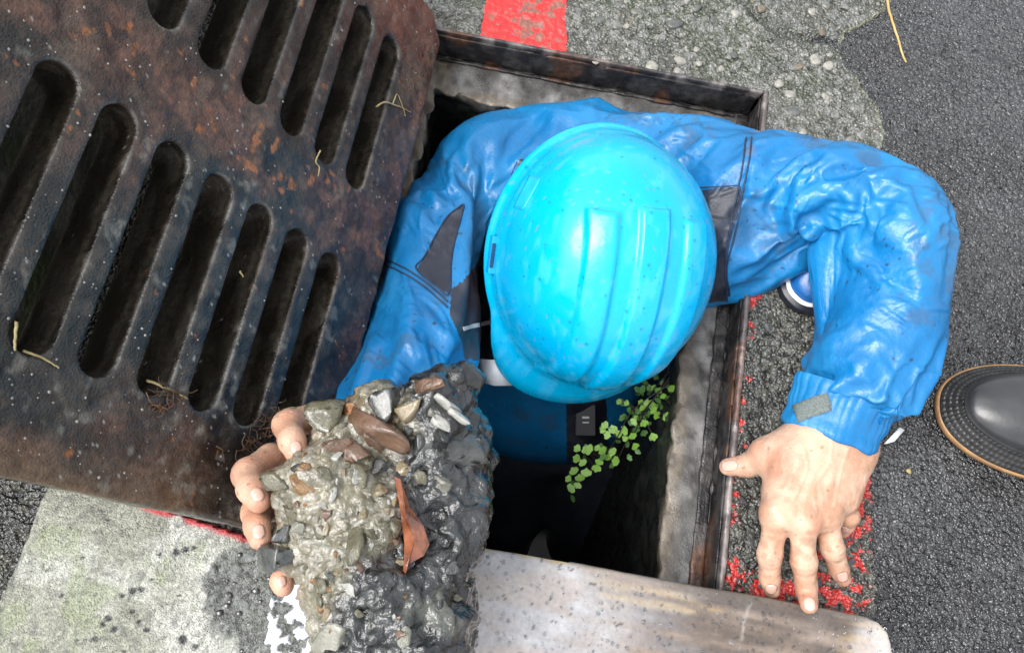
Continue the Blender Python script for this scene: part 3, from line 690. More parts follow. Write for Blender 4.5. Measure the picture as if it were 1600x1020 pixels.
def buckle(V, Fc, rest, iters, lo, hi, bend=.12, pull=.04, noise=.001, nscale=40, seed=1, aniso=None):
    """cloth cut larger than the body under it: edges grow to their rest length and the sheet folds"""
    V0 = V.copy(); N0 = vnormals(V, Fc); E = edges_of(Fc)
    dg = np.concatenate([Fc[:, [0, 2]], Fc[:, [1, 3]]]); A = np.concatenate([E, dg]); n = len(V)
    L = np.linalg.norm(V[A[:, 1]] - V[A[:, 0]], axis=1); s = np.full(len(A), rest)
    if aniso is not None:
        ax = aniso[A[:, 0]]; dd = (V[A[:, 1]] - V[A[:, 0]]) / (L[:, None] + 1e-12); q = np.abs((dd * ax).sum(1)); s = 1 + (rest - 1) * (.35 + 1.0 * q)
    L = L * s; val = np.bincount(A.ravel(), minlength=n)[:, None] + 1e-9; ve = np.bincount(E.ravel(), minlength=n)[:, None] + 1e-9
    V = V + N0 * (noise * fbm(V0, nscale, 3, seed))[:, None]
    for it in range(iters):
        d = V[A[:, 1]] - V[A[:, 0]]; l = np.linalg.norm(d, axis=1) + 1e-9; c = d * (.5 * (l - L) / l)[:, None]; S = np.empty_like(V)
        for k in range(3): S[:, k] = np.bincount(A[:, 0], c[:, k], n) - np.bincount(A[:, 1], c[:, k], n)
        V = V + 1.6 * S / val
        if it % 2 == 0:
            for k in range(3): S[:, k] = np.bincount(E[:, 0], V[E[:, 1], k], n) + np.bincount(E[:, 1], V[E[:, 0], k], n)
            V = V + bend * (S / ve - V)
        o = V - V0; on = (o * N0).sum(1); ot = o - on[:, None] * N0
        V = V0 + ot * (1 - pull * 2) + N0 * (np.clip(on, lo, hi) * (1 - pull))[:, None]
    return V

Z1 = lambda s, ox, oy: (lambda pts: [(ox + a / s, oy + b / s) for a, b in pts])
zr, zl, zf, zt = Z1(2.757, 1050, 130), Z1(2.0, 560, 130), Z1(3.1875, 1080, 420), Z1(2.667, 640, 0)

ARM_R = [(1080, 290, -.035, .086), (1170, 316, .020, .084), (1290, 306, .080, .061), (1400, 334, .108, .055), (1426, 392, .110, .046), (1392, 500, .092, .061), (1350, 580, .074, .060), (1314, 632, .065, .054), (1304, 658, .060, .050)]
ARM_L = [(736, 300, -.085, .070), (680, 372, -.055, .060), (655, 460, -.030, .052), (643, 540, .000, .054), (638, 610, .025, .052), (585, 690, .070, .042)]
def chainpts(c): return [P(a, b, z) for a, b, z, r in c], [r for *_, r in c]
def jacket_mesh(h):
    v = Vol((-.26, -.24, -.56), (.50, .42, .22), h)
    a, r = chainpts(ARM_R); v.chain(a, r, .035)
    b, r2 = chainpts(ARM_L); v.chain(b, r2, .030)
    v.cap(P(765, 290, -.085), P(1085, 285, -.045), .072, .086, .05)
    v.cap(P(900, 330, -.13), P(850, 600, -.34), .135, .125, .05, flat=((0, 1, 0), .85))
    v.cap(P(830, 330, -.16), P(800, 600, -.34), .105, .09, .05); v.cap(P(1000, 330, -.14), P(905, 600, -.34), .115, .09, .05)
    v.chain([P(905, 185, -.030), P(850, 215, -.020), P(792, 275, -.022), P(752, 352, -.040), P(716, 440, -.062)], [.022, .022, .020, .019, .012], .014)
    v.cap(P(1070, 375, -.06), P(1126, 398, -.03), .05, .046, .03); v.ell(P(1392, 628, .060), (.026, .032, .026), k=.02); v.ell(P(1462, 335, .11), (.016, .022, .03), k=.03)
    v.cut((0, 0, -.43), (0, 0, -1))
    # the open cuff
    w0, w1 = P(1304, 658, .060), P(1314, 632, .065); ax = nrm(w0 - w1)
    v.cut(w0 - ax * .024, ax, box=(w0 + ax * .03 - .075, w0 + ax * .03 + .075))
    return v, ax, w0
JV, cuff_ax, cuff_c = jacket_mesh(.0075)
V, Q = JV.mesh(); E_ = edges_of(Q); V = laplace(V, E_, 6, .5)
def axis_field(V):
    ax = np.zeros_like(V); best = np.full(len(V), 1e9)
    for chn in (ARM_R, ARM_L):
        pts, _ = chainpts(chn)
        for i in range(len(pts) - 1):
            a, b = pts[i], pts[i + 1]; ab = b - a; t = np.clip(((V - a) @ ab) / (ab @ ab), 0, 1)
            d = np.linalg.norm(V - a - t[:, None] * ab, axis=1); m = d < best; ax[m] = nrm(ab); best[m] = d[m]
    return ax
BROAD = [
 (zr([(300, 740), (450, 672), (650, 560), (800, 470), (890, 410)]), 17, .010), (zr([(470, 860), (600, 780), (760, 690), (900, 600), (1040, 450)]), 15, .011),
 (zr([(340, 505), (420, 590), (530, 500), (620, 300)]), 22, .006), (zr([(700, 800), (850, 690), (1000, 620), (1110, 590)]), 13, .009), (zr([(690, 960), (850, 830), (960, 800), (1170, 870)]), 13, .009),
 (zr([(560, 640), (640, 480), (660, 300)]), 26, -.010), (zr([(690, 640), (790, 580), (810, 500)]), 14, -.010), (zr([(900, 440), (1000, 385), (1090, 420)]), 12, .006), (zr([(830, 500), (950, 540), (1040, 530)]), 9, .007),
 (zf([(600, 365), (780, 330), (1000, 400), (1130, 480)]), 13, .010), (zf([(700, 275), (850, 230), (1000, 180), (1180, 200), (1240, 300)]), 16, .011), (zf([(720, 200), (900, 100), (1100, 80), (1250, 100)]), 13, .007),
 (zf([(590, 350), (740, 325), (900, 365)]), 8, -.007), (zf([(490, 470), (600, 420), (800, 470), (980, 520)]), 15, .007), (zf([(900, 440), (1000, 560), (1010, 690)]), 10, .006),
 (zl([(60, 660), (150, 760), (230, 900)]), 15, .009), (zl([(100, 600), (180, 720), (320, 820)]), 14, .008), (zl([(20, 860), (120, 790), (220, 900)]), 10, .004),
 (zl([(140, 290), (200, 330), (280, 400)]), 12, .006), (zl([(350, 200), (335, 300), (285, 400)]), 14, .007), (zl([(270, 170), (275, 240), (300, 330)]), 11, .006), (zl([(70, 500), (120, 400), (240, 410)]), 16, .004),
 (zt([(595, 430), (520, 480), (400, 560), (330, 613)]), 14, .006), (zt([(600, 430), (640, 470), (740, 530)]), 10, .008), (zt([(730, 440), (800, 480), (860, 540)]), 10, .006),
 (zt([(1150, 600), (1130, 520), (1210, 480), (1330, 470)]), 12, .005), (zr([(150, 400), (230, 270), (330, 205)]), 10, .004),
]
# let the loose coat settle on this body: a short cloth simulation, the sleeves cut longer and straighter than the bent arms
def turn(axis, angle):
    k = nrm(axis); K = np.array([[0, -k[2], k[1]], [k[2], 0, -k[0]], [-k[1], k[0], 0]]); return np.eye(3) + math.sin(angle) * K + (1 - math.cos(angle)) * K @ K
def arm_coords(V, chn):
    pts, _ = chainpts(chn); pts = np.array(pts); L = np.r_[0, np.cumsum(np.linalg.norm(np.diff(pts, axis=0), axis=1))]; best = np.full(len(V), 1e9); s = np.zeros(len(V))
    for i in range(len(pts) - 1):
        a, b = pts[i], pts[i + 1]; ab = b - a; t = np.clip(((V - a) @ ab) / (ab @ ab), 0, 1); d = np.linalg.norm(V - a - t[:, None] * ab, axis=1); m = d < best; best[m] = d[m]; s[m] = L[i] + t[m] * (L[i + 1] - L[i])
    return s, best, pts, L
def swing(R_, w, centre, axis, angle):
    R_ = R_.copy(); M = turn(axis, angle / 20).T
    for f in np.linspace(0, 1, 21)[1:]:
        m = w > f - .05; R_[m] = (R_[m] - centre) @ M + centre
    return R_
def cut_pattern(V):
    R_ = V.copy(); sR, dR, pR, LR = arm_coords(V, ARM_R); sL, dL, pL, LL = arm_coords(V, ARM_L)
    onR = ((dR < .10) & (dR < dL)).astype(float); onL = ((dL < .085) & (dL < dR)).astype(float)
    def straighten(R_, s, on, p, L, el, width, a1, reach, a2):
        ax = np.cross(p[el] - p[el - 2], p[el + 2] - p[el]); R_ = swing(R_, sstep(L[el] - width, L[el] + width, s) * on, p[el], ax, a1)
        return swing(R_, sstep(0, reach, s) * on, p[0], RC[:, 2], a2)
    def lengthen(R_, s, on, p, L, args, amount):
        ss = np.linspace(0, L[-1], 200); line = np.stack([np.interp(ss, L, p[:, k]) for k in range(3)], 1); line = straighten(line, ss, np.ones(200), p, L, *args)
        off = np.r_[np.zeros((1, 3)), np.cumsum(np.diff(line, axis=0) * (amount(ss[:-1] / L[-1])[:, None] - 1), axis=0)]
        return R_ + np.stack([np.interp(s, ss, off[:, k]) for k in range(3)], 1) * on[:, None]
    aR = (4, .07, -math.radians(50), .14, math.radians(22)); aL = (2, .08, -math.radians(14), .12, math.radians(-10))
    R_ = straighten(R_, sR, onR, pR, LR, *aR); R_ = straighten(R_, sL, onL, pL, LL, *aL)
    R_ = lengthen(R_, sR, onR, pR, LR, aR, lambda t: 1 + .5 * (.25 + .75 * sstep(.35, .6, t))); R_ = lengthen(R_, sL, onL, pL, LL, aL, lambda t: 1.3 + 0 * t)
    return R_ * 1.04
def settle(V, Q, frames=32):
    made = []
    def solid(nm, v, q):
        o = bpy.data.objects.new(nm, mesh_np(nm, v, q, False)); COL.objects.link(o); made.append(o); o.modifiers.new('collide', 'COLLISION'); o.collision.thickness_outer = .002; o.collision.cloth_friction = 12; return o
    def stop(c, n, r):
        n = nrm(n); a = nrm(np.cross(n, (.3, .5, .8))); b = np.cross(n, a)
        solid('stop', np.array([c + n * k + r * (a * i + b * j) for k in (0, .03) for i, j in ((-1, -1), (1, -1), (1, 1), (-1, 1))]), np.array([(0, 3, 2, 1), (4, 5, 6, 7), (0, 1, 5, 4), (1, 2, 6, 5), (2, 3, 7, 6), (3, 0, 4, 7)]))
    o = bpy.data.objects.new('coat', mesh_np('coat', V, Q)); COL.objects.link(o); made.append(o)
    o.shape_key_add(name='Basis'); key = o.shape_key_add(name='pattern'); key.data.foreach_set('co', cut_pattern(V).astype(np.float32).ravel())
    for f, val in ((1, 0), (2, 0), (14, 1)): key.value = val; key.keyframe_insert('value', frame=f)
    mod = o.modifiers.new('cloth', 'CLOTH'); c = mod.settings; c.quality = 7; c.mass = .12; c.tension_stiffness = 30; c.compression_stiffness = 30; c.shear_stiffness = 6; c.bending_model = 'ANGULAR'; c.bending_stiffness = 1
    c.tension_damping = 10; c.compression_damping = 10; c.shear_damping = 8; c.bending_damping = .5; c.air_damping = 2; c.use_dynamic_mesh = True; c.effector_weights.gravity = .03
    mod.collision_settings.distance_min = .002; mod.collision_settings.use_self_collision = False; mod.collision_settings.collision_quality = 2
    JV.F = JV.F + np.float32(.020); bv, bq = JV.mesh(); solid('inside', laplace(bv, edges_of(bq), 4, .5), bq)
    stop(cuff_c - cuff_ax * .020, cuff_ax, .12); a, _ = chainpts(ARM_L); dl = nrm(a[-1] - a[-2]); stop(a[-1] + dl * .046, dl, .12)
    scene.frame_start = 1; scene.frame_end = frames; mod.point_cache.frame_end = frames
    for f in range(1, frames + 1): scene.frame_set(f)
    e = o.evaluated_get(bpy.context.evaluated_depsgraph_get()); r = e.to_mesh(); W = np.empty(len(r.vertices) * 3, np.float32); r.vertices.foreach_get('co', W); W = W.reshape(-1, 3).astype(float); e.to_mesh_clear()
    for m in made: bpy.data.objects.remove(m)
    for a in list(bpy.data.actions): bpy.data.actions.remove(a)
    scene.frame_set(1)
    return W if np.isfinite(W).all() and np.abs(W - V).max() < .25 else buckle(V, Q, 1.05, 90, -.008, .010, bend=.10, pull=.03, noise=.003, nscale=20, seed=3, aniso=axis_field(V))
V = settle(V, Q)
# cloth creases are narrow and the hollows between them wide: sharpen the crests of the settled folds
es_ = edges_of(Q); Vs_ = laplace(V, es_, 16, .5); Ns_ = vnormals(Vs_, Q); hf_ = ((V - Vs_) * Ns_).sum(1); am_ = 1.7 * np.sqrt(np.maximum(laplace(np.repeat((hf_ ** 2)[:, None], 3, 1), es_, 30, .5)[:, 0], 1e-12)) + .0004
tf_ = np.clip((hf_ / am_ + 1) / 2, 0, 1.25); V = V + Ns_ * (1.15 * am_ * (2 * tf_ ** 1.9 - 1) - hf_ + .0022)[:, None]
V, Q = subdivide(V, Q, 1); V = creases(V, Q, BROAD, .22); V = creases(V, Q, [l for l in BROAD if max(q[0] for q in l[0]) < 735], .55)
FINE = [
 (zr([(480, 380), (560, 300), (640, 245)]), 5, .0022), (zr([(1060, 780), (1090, 690), (1120, 620)]), 4, .003), (zr([(850, 520), (900, 600)]), 5, .0025), (zr([(760, 760), (830, 690), (960, 680)]), 5, .0035), (zr([(930, 700), (1010, 640)]), 4, .0025),
 (zr([(300, 560), (380, 610), (430, 590)]), 5, .0025), (zr([(150, 380), (200, 430), (290, 440)]), 4, .002), (zr([(960, 560), (1030, 550), (1000, 580)]), 4, .003), (zr([(740, 900), (800, 940), (930, 870)]), 5, .003),
 (zf([(840, 250), (930, 350)]), 5, .003), (zf([(760, 330), (860, 290), (950, 330)]), 5, .003), (zf([(880, 470), (930, 430), (990, 520)]), 5, .003), (zf([(640, 470), (700, 430), (790, 440)]), 5, .0025), (zf([(690, 520), (800, 540), (900, 600)]), 5, .0025), (zf([(560, 300), (640, 240), (700, 180)]), 5, .003), (zf([(960, 560), (1040, 640), (1030, 740)]), 5, .003), (zf([(1040, 160), (1080, 230), (1190, 350)]), 5, .003),
 (zl([(120, 620), (160, 690)]), 4, .002), (zl([(200, 690), (250, 760), (310, 800)]), 5, .003), (zl([(80, 760), (120, 830), (110, 900)]), 5, .0025), (zl([(200, 770), (210, 860)]), 4, .002), (zl([(100, 720), (60, 690)]), 4, .002), (zl([(210, 300), (240, 360)]), 4, .002), (zl([(240, 430), (280, 540), (300, 600)]), 5, .002), (zl([(380, 240), (360, 330), (330, 420)]), 5, .0025),
 (zt([(500, 470), (430, 530), (380, 600)]), 5, .002), (zt([(560, 560), (600, 480)]), 5, .0025), (zt([(840, 470), (830, 520)]), 4, .002), (zt([(1000, 560), (1060, 470), (1120, 430)]), 6, .002),
]
THIN = []
for x0_, x1_, y0_, y1_, count_, a0_, a1_ in ((1110, 1330, 200, 400, 22, -1.0, .3), (1310, 1490, 280, 450, 26, -1.0, .4), (1260, 1470, 430, 610, 34, -.7, .7), (600, 720, 220, 400, 20, .5, 1.6), (570, 710, 440, 620, 26, .4, 1.4), (880, 1120, 150, 290, 18, -.4, 1.0)):
    for _ in range(count_):
        cx_, cy_, an_, half_ = rng.uniform(x0_, x1_), rng.uniform(y0_, y1_), rng.uniform(a0_, a1_), rng.uniform(10, 38); side_ = rng.normal() * .12 * half_
        THIN.append(([(cx_ - half_ * math.cos(an_), cy_ - half_ * math.sin(an_)), (cx_ - side_ * math.sin(an_), cy_ + side_ * math.cos(an_)), (cx_ + half_ * math.cos(an_), cy_ + half_ * math.sin(an_))], rng.uniform(2.4, 4.2), rng.uniform(.0006, .0017)))
V = creases(V, Q, FINE, .5, tol=.015)
ax2 = axis_field(V)
V, Q = subdivide(V, Q, 1)
# crumpled nylon: hollow facets meeting in sharp ridges, drawn out along the pull of each part of the coat
def facets(V, ang, lx, ly, seed):
    d = RC[:, 0] * math.cos(ang) - RC[:, 1] * math.sin(ang); e = np.cross(RC[:, 2], d)
    q = V + .010 * np.c_[fbm(V, 18, 2, seed), fbm(V, 18, 2, seed + 1), fbm(V, 18, 2, seed + 2)]
    w1, w2, wi = worley2(q @ d / lx, q @ e / ly + .35 * (q @ RC[:, 2]) / ly, 1.0, seed); return np.minimum(w1, .85) ** 2 - .25
N = vnormals(V, Q); pf, _ = proj(V); X_, Y_ = pf.T; FD = np.zeros(len(V)); WS = np.zeros(len(V)) + 1e-6
for cx_, cy_, sg_, an_, lx_, ly_, am_ in ((1210, 310, 95, -.62, .085, .034, .0075), (1420, 340, 85, -.45, .060, .028, .0080), (1365, 500, 95, -.25, .060, .026, .0085), (1330, 610, 60, .25, .045, .020, .0060), (660, 300, 80, 1.05, .075, .030, .0070), (650, 540, 90, .95, .075, .028, .0080), (900, 190, 110, -.5, .080, .034, .0060), (820, 650, 90, .3, .080, .034, .0085)):
    w_ = np.exp(-((X_ - cx_) ** 2 + (Y_ - cy_) ** 2) / (2 * sg_ ** 2)); m = np.where(w_ > .02)[0]
    FD[m] += w_[m] * (am_ * facets(V[m], an_, lx_, ly_, int(cx_)) + .30 * am_ * facets(V[m], an_ + .5, lx_ * .38, ly_ * .42, int(cx_) + 5)); WS[m] += w_[m]
V = creases(V, Q, THIN, 1.0, tol=.015); N = vnormals(V, Q)
amp_ = .55 + .45 * sstep(-.35, .35, fbm(V, 9, 2, 77)); nearc = np.linalg.norm(V - cuff_c, axis=1)
V = V + N * (.03 * FD / np.maximum(WS, .25) * amp_ * sstep(.028, .05, nearc))[:, None]
N = vnormals(V, Q)
V = V + N * (.00025 * fbm(V, 160, 2, 17))[:, None]
FV, FQ = V, Q
N = vnormals(V, Q); vis, pxy = visible(V, N, tol=.05)
cen = pxy[Q].mean(1); cz = V[Q].mean(1)
DARK_A = zl([(310, 392), (330, 380), (322, 420), (300, 500), (290, 560), (284, 660), (250, 640), (180, 580), (205, 545), (245, 470), (280, 415)])
DARK_B = [(812, 248), (792, 300), (765, 360), (746, 412), (722, 440), (705, 452), (703, 492), (722, 535), (726, 562), (800, 562), (860, 480), (860, 260)]
DARK_D = [(884, 600), (946, 600), (952, 720), (886, 720)]
DARK_C = [(1040, 300), (1156, 292), (1156, 318), (1140, 375), (1134, 420), (1136, 470), (1040, 480)]
WHITE = [(742, 562), (800, 556), (800, 604), (762, 598)]
def inP(poly): return inpoly(cen[:, 0], cen[:, 1], poly)
dark = (inP(DARK_A) & (cz[:, 2] > -.16)) | (inP(DARK_B) & (cz[:, 2] > -.34)) | (inP(DARK_D) & (cz[:, 2] < -.2)) | (inP(DARK_C) & (cz[:, 2] > -.2))
lab = np.zeros(len(Q), int); lab[dark] = 1
m_jacket = vc_mat('wet blue rain cloth', rough=.43, rvar=.12, rscale=30, coat=.10, coat_rough=.16, bump=.30, bscale=240, var=.06, vscale=40, spec=.5)
m_panel = vc_mat('wet charcoal cloth', rough=.42, rvar=.12, rscale=30, coat=.1, coat_rough=.2, bump=.3, bscale=600, var=.2, vscale=60)
def jcol(V):
    c = mixc((.004, .145, .37), (.007, .185, .44), sstep(-.5, .5, fbm(V, 8, 3, 201)))
    c = mixc(c, (.03, .235, .46), sstep(.25, .75, fbm(V, 14, 3, 206)) * .28)
    c = mixc(c, (.012, .018, .03), (fbm(V, 230, 2, 202) + .35 * fbm(V, 12, 2, 209) > 1.02) * .85)
    c = mixc(c, (.05, .075, .11), sstep(.3, .85, fbm(V, 24, 4, 207) + .25 * fbm(V, 160, 2, 208)) * .45)
    px, _ = proj(V); d, _ = polydist(px[:, 0], px[:, 1], zr([(375, 165), (345, 250), (325, 330), (310, 420)])); c = mixc(c, (.20, .13, .08), np.exp(-(d / 6) ** 2) * sstep(-.3, .5, fbm(V, 60, 2, 203)) * .55)
    return c
sub, subF, u_ = compact(FV, FQ[lab == 0]); me = mesh_np('jacket', sub, subF); set_col(me, jcol(sub)); jacket = link('rain_jacket', me, m_jacket, person)
sub, subF, u_ = compact(FV, FQ[lab == 1]); me = mesh_np('side_panel', sub, subF); set_col(me, mixc((.018, .022, .036), (.04, .046, .065), sstep(-.4, .5, fbm(sub, 40, 3, 204)))); link('side_panel', me, m_panel, jacket, label='charcoal grey cloth panels of the blue jacket')
tri = np.concatenate([FQ[:, [0, 1, 2]], FQ[:, [0, 2, 3]]])
JBVH = BVHTree.FromPolygons([Vector(v) for v in FV.tolist()], tri.tolist())
def cast(px, py, bvh=None):
    d = Vector(ray(px, py)).normalized()
    hit, normal, _index, _dist = (bvh or JBVH).ray_cast(Vector(CAM), d)
    if hit is None: return None, None
    if normal @ d > 0: normal.negate()
    return np.array(hit), np.array(normal)
def seam(name, pts, r, mat, parent, lift=.0003, gap=0, bvh=None, n=10):
    P3 = []
    for q in spline(pts, n):
        a, nn = cast(q[0], q[1], bvh)
        if a is not None and (not P3 or np.linalg.norm(a - P3[-1]) < .03): P3.append(a + nn * lift)
    if len(P3) < 3: return None
    P3 = np.array(P3); P3[1:-1] = (P3[:-2] + 2 * P3[1:-1] + P3[2:]) / 4
    return link(name, mesh_np(name, *tube_np(P3, r, 6)), mat, parent)
# gathered cuff band at the wrist
cu1 = nrm(np.cross(cuff_ax, (0, 0, 1))); cu2 = np.cross(cu1, cuff_ax); na_, nl_ = 260, 46; an_ = np.linspace(0, 2 * np.pi, na_, endpoint=False); rows = []
for k in range(nl_):
    t = k / (nl_ - 1)
    if t < .72: u_ = t / .72; ln_ = -.034 + .055 * u_; rr_ = .0490 - .0030 * sstep(0, .6, u_) + .0007 * math.sin(u_ * 16) - .0016 * sstep(.9, 1, u_)
    else: u_ = (t - .72) / .28; ln_ = .021 - .030 * u_; rr_ = .0430 - .0015 * u_
    pk_ = .0011 * np.abs(np.sin(an_ * 17 + 1.3 * np.sin(an_ * 5) + .5 * math.sin(k * .12))) ** .7 * (.7 + .3 * math.sin(k * .2)) + .0011 * np.sin(an_ * 7 + k * .15); rr2 = rr_ + pk_ * (1 if t < .72 else .3)
    wv_ = ln_ + .0010 * np.sin(an_ * 9 + .6) * (t > .3); rows.append(cuff_c + (rr2 * np.cos(an_) * 1.06)[:, None] * cu1 + (rr2 * np.sin(an_) * .82)[:, None] * cu2 + np.asarray(wv_)[:, None] * cuff_ax)
CV = np.concatenate(rows); i_ = np.arange(nl_ - 1)[:, None] * na_; j_ = np.arange(na_)[None]; j2_ = (j_ + 1) % na_
CQ = np.stack([i_ + j_, i_ + j2_, i_ + na_ + j2_, i_ + na_ + j_], -1).reshape(-1, 4)
me = mesh_np('cuff', CV, CQ); set_col(me, jcol(CV)); link('cuff', me, m_jacket, jacket)
av_, aq_ = merge([(FV, FQ), (CV, CQ)]); CBVH = BVHTree.FromPolygons([Vector(v) for v in av_.tolist()], aq_.tolist())
m_seam = flat_mat('seam tape', (.004, .10, .40), rough=.35, coat=.3, bump=.3, bscale=900)
m_stitch = flat_mat('dark stitching', (.012, .030, .07), rough=.6)
m_white = flat_mat('white reflective tape', (.72, .74, .76), rough=.4, var=.08)
for off in (0, 9):
    seam('seam', [(1175 - off, 216), (1171 - off, 250), (1160 - off, 310), (1148 - off, 365), (1136 - off * .3, 420), (1140 - off * .3, 462)], .0010, m_stitch, jacket, lift=.0009)
    seam('seam', [(602, 404 + off), (640, 424 + off), (670, 445 + off), (700, 472 + off)], .0010, m_stitch, jacket, lift=.0009)
for pl_ in (DARK_A + DARK_A[:1], [(1156, 292), (1156, 318), (1140, 375), (1134, 420), (1136, 470)]): seam('seam', pl_, .0011, m_stitch, jacket, n=6)
seam('seam', [(1086, 294), (1120, 292), (1156, 290)], .0007, m_stitch, jacket)
seam('seam', [(808, 252), (770, 335), (746, 405), (718, 440)], .0009, m_seam, jacket)
def patch_on(name, poly, mat, parent, thick=.0012, n=9, bvh=None):
    """a strip sewn on the cloth: a quad of pixels followed over the surface"""
    A, B, C_, D = [np.array(q, float) for q in poly]; V = []
    for i in range(n):
        for j in range(n):
            s_, t_ = i / (n - 1), j / (n - 1); q = (A * (1 - s_) + B * s_) * (1 - t_) + (D * (1 - s_) + C_ * s_) * t_
            a, nn = cast(q[0], q[1], bvh)
            if a is None: a, nn = (V[-1] if V else P(q[0], q[1], -.1)), np.array([0, 0, 1.0])
            V.append(a + nn * thick)
    V = np.array(V); z_ = V @ nrm(RC[:, 2]); 
    me = mesh_np(name, V, grid_faces(n, n)); o = link(name, me, mat, parent)
    s_ = o.modifiers.new('thickness', 'SOLIDIFY'); s_.thickness = .001; s_.offset = 0
    return o
V_ = np.array([P(744, 560, -.045), P(770, 562, -.030), P(800, 556, -.040), P(800, 602, -.050), P(772, 602, -.042), P(757, 597, -.055)]); me = mesh_np('reflective_strip', V_, np.array([(0, 1, 4, 5), (1, 2, 3, 4)])); o = link('reflective_strip', me, m_white, jacket); q_ = o.modifiers.new('thickness', 'SOLIDIFY'); q_.thickness = .002
patch_on('zip_tape', [(722, 511), (772, 498), (773, 505), (723, 517)], flat_mat('pale zip tape', (.45, .45, .46), rough=.5), jacket)
m_velcro = flat_mat('grey hook tape', (.16, .19, .18), rough=.9, var=.35, vscale=700, bump=.8, bscale=1500)
patch_on('cuff_tab', [(1240, 634), (1294, 612), (1299, 640), (1248, 660)], m_velcro, jacket, .0022, bvh=CBVH)

# waders
v = Vol((-.14, -.26, -.80), (.28, .20, -.32), .009)
v.ell(P(850, 640, -.44), (.150, .110, .10), k=.02); 
v.chain([P(800, 690, -.50), P(790, 790, -.66), P(778, 850, -.76)], [.085, .070, .062], .03); v.chain([P(920, 690, -.50), P(915, 790, -.66), P(900, 850, -.76)], [.085, .070, .062], .03)
V, Q = v.mesh(); V = laplace(V, edges_of(Q), 3, .5); V = buckle(V, Q, 1.06, 70, -.01, .014, noise=.004, nscale=22, seed=9); V, Q = subdivide(V, Q, 1)
m_wader = flat_mat('wet black rubber cloth', (.045, .050, .068), rough=.28, coat=.4, bump=.25, bscale=200, coat_rough=.15)
link('waders', mesh_np('waders', V, Q), m_wader, person)
# belt buckle and strap end
def block(name, c, ax, ay, sx, sy, sz, mat, parent, r=.002):
    import bmesh
    bm = bmesh.new(); bmesh.ops.create_cube(bm, size=1); bmesh.ops.scale(bm, vec=(sx, sy, sz), verts=bm.verts)
    if r > 0: bmesh.ops.bevel(bm, geom=bm.edges[:] , offset=r, segments=2, affect='EDGES', profile=.5)
    me = bpy.data.meshes.new(name); bm.to_mesh(me); bm.free(); o = link(name, me, mat, parent)
    az = nrm(np.cross(ax, ay)); M = np.eye(4); M[:3, 0] = nrm(ax); M[:3, 1] = np.cross(az, nrm(ax)); M[:3, 2] = az; M[:3, 3] = c; o.matrix_world = Matrix(M.tolist())
    return o

bq_, bn_ = cast(914, 655); bq_ = P(914, 655, -.30) if bq_ is None else bq_ + RC[:, 2] * .006
bkl = block('belt_buckle', bq_, RC[:, 0], RC[:, 1], .030, .046, .010, flat_mat('black buckle plastic', (.014, .015, .02), rough=.35), person)
for dy_, w_, h_ in ((.004, .010, .0030), (-.003, .009, .0018)):
    block('label_mark', bq_ + RC[:, 2] * .0053 + RC[:, 1] * dy_, RC[:, 0], RC[:, 1], w_, h_, .0006, m_white, bkl, 0)
block('strap_end', bq_ + P(888, 640, -.30) - P(914, 655, -.30), RC[:, 0] * .98 + RC[:, 1] * .1, RC[:, 1], .007, .030, .002, flat_mat('pale strap', (.42, .42, .40), rough=.6), person, .0008)
for quad_ in ([(1436, 582), (1458, 584), (1452, 600), (1434, 606)], [(1380, 694), (1404, 668), (1412, 672), (1396, 690)]):
    V_ = np.array([P(a, b, .050) for a, b in quad_]); me = mesh_np('reflective_strip', V_, np.array([(0, 1, 2, 3)])); o = link('reflective_strip', me, m_white, jacket); q_ = o.modifiers.new('thickness', 'SOLIDIFY'); q_.thickness = .002
V_ = np.array([P(1118, 469, -.02), P(1142, 450, -.02), P(1140, 462, -.02), P(1124, 471, -.02)]); me = mesh_np('reflective_strip', V_, np.array([(0, 1, 2, 3)])); o = link('reflective_strip', me, m_white, jacket); q_ = o.modifiers.new('thickness', 'SOLIDIFY'); q_.thickness = .002
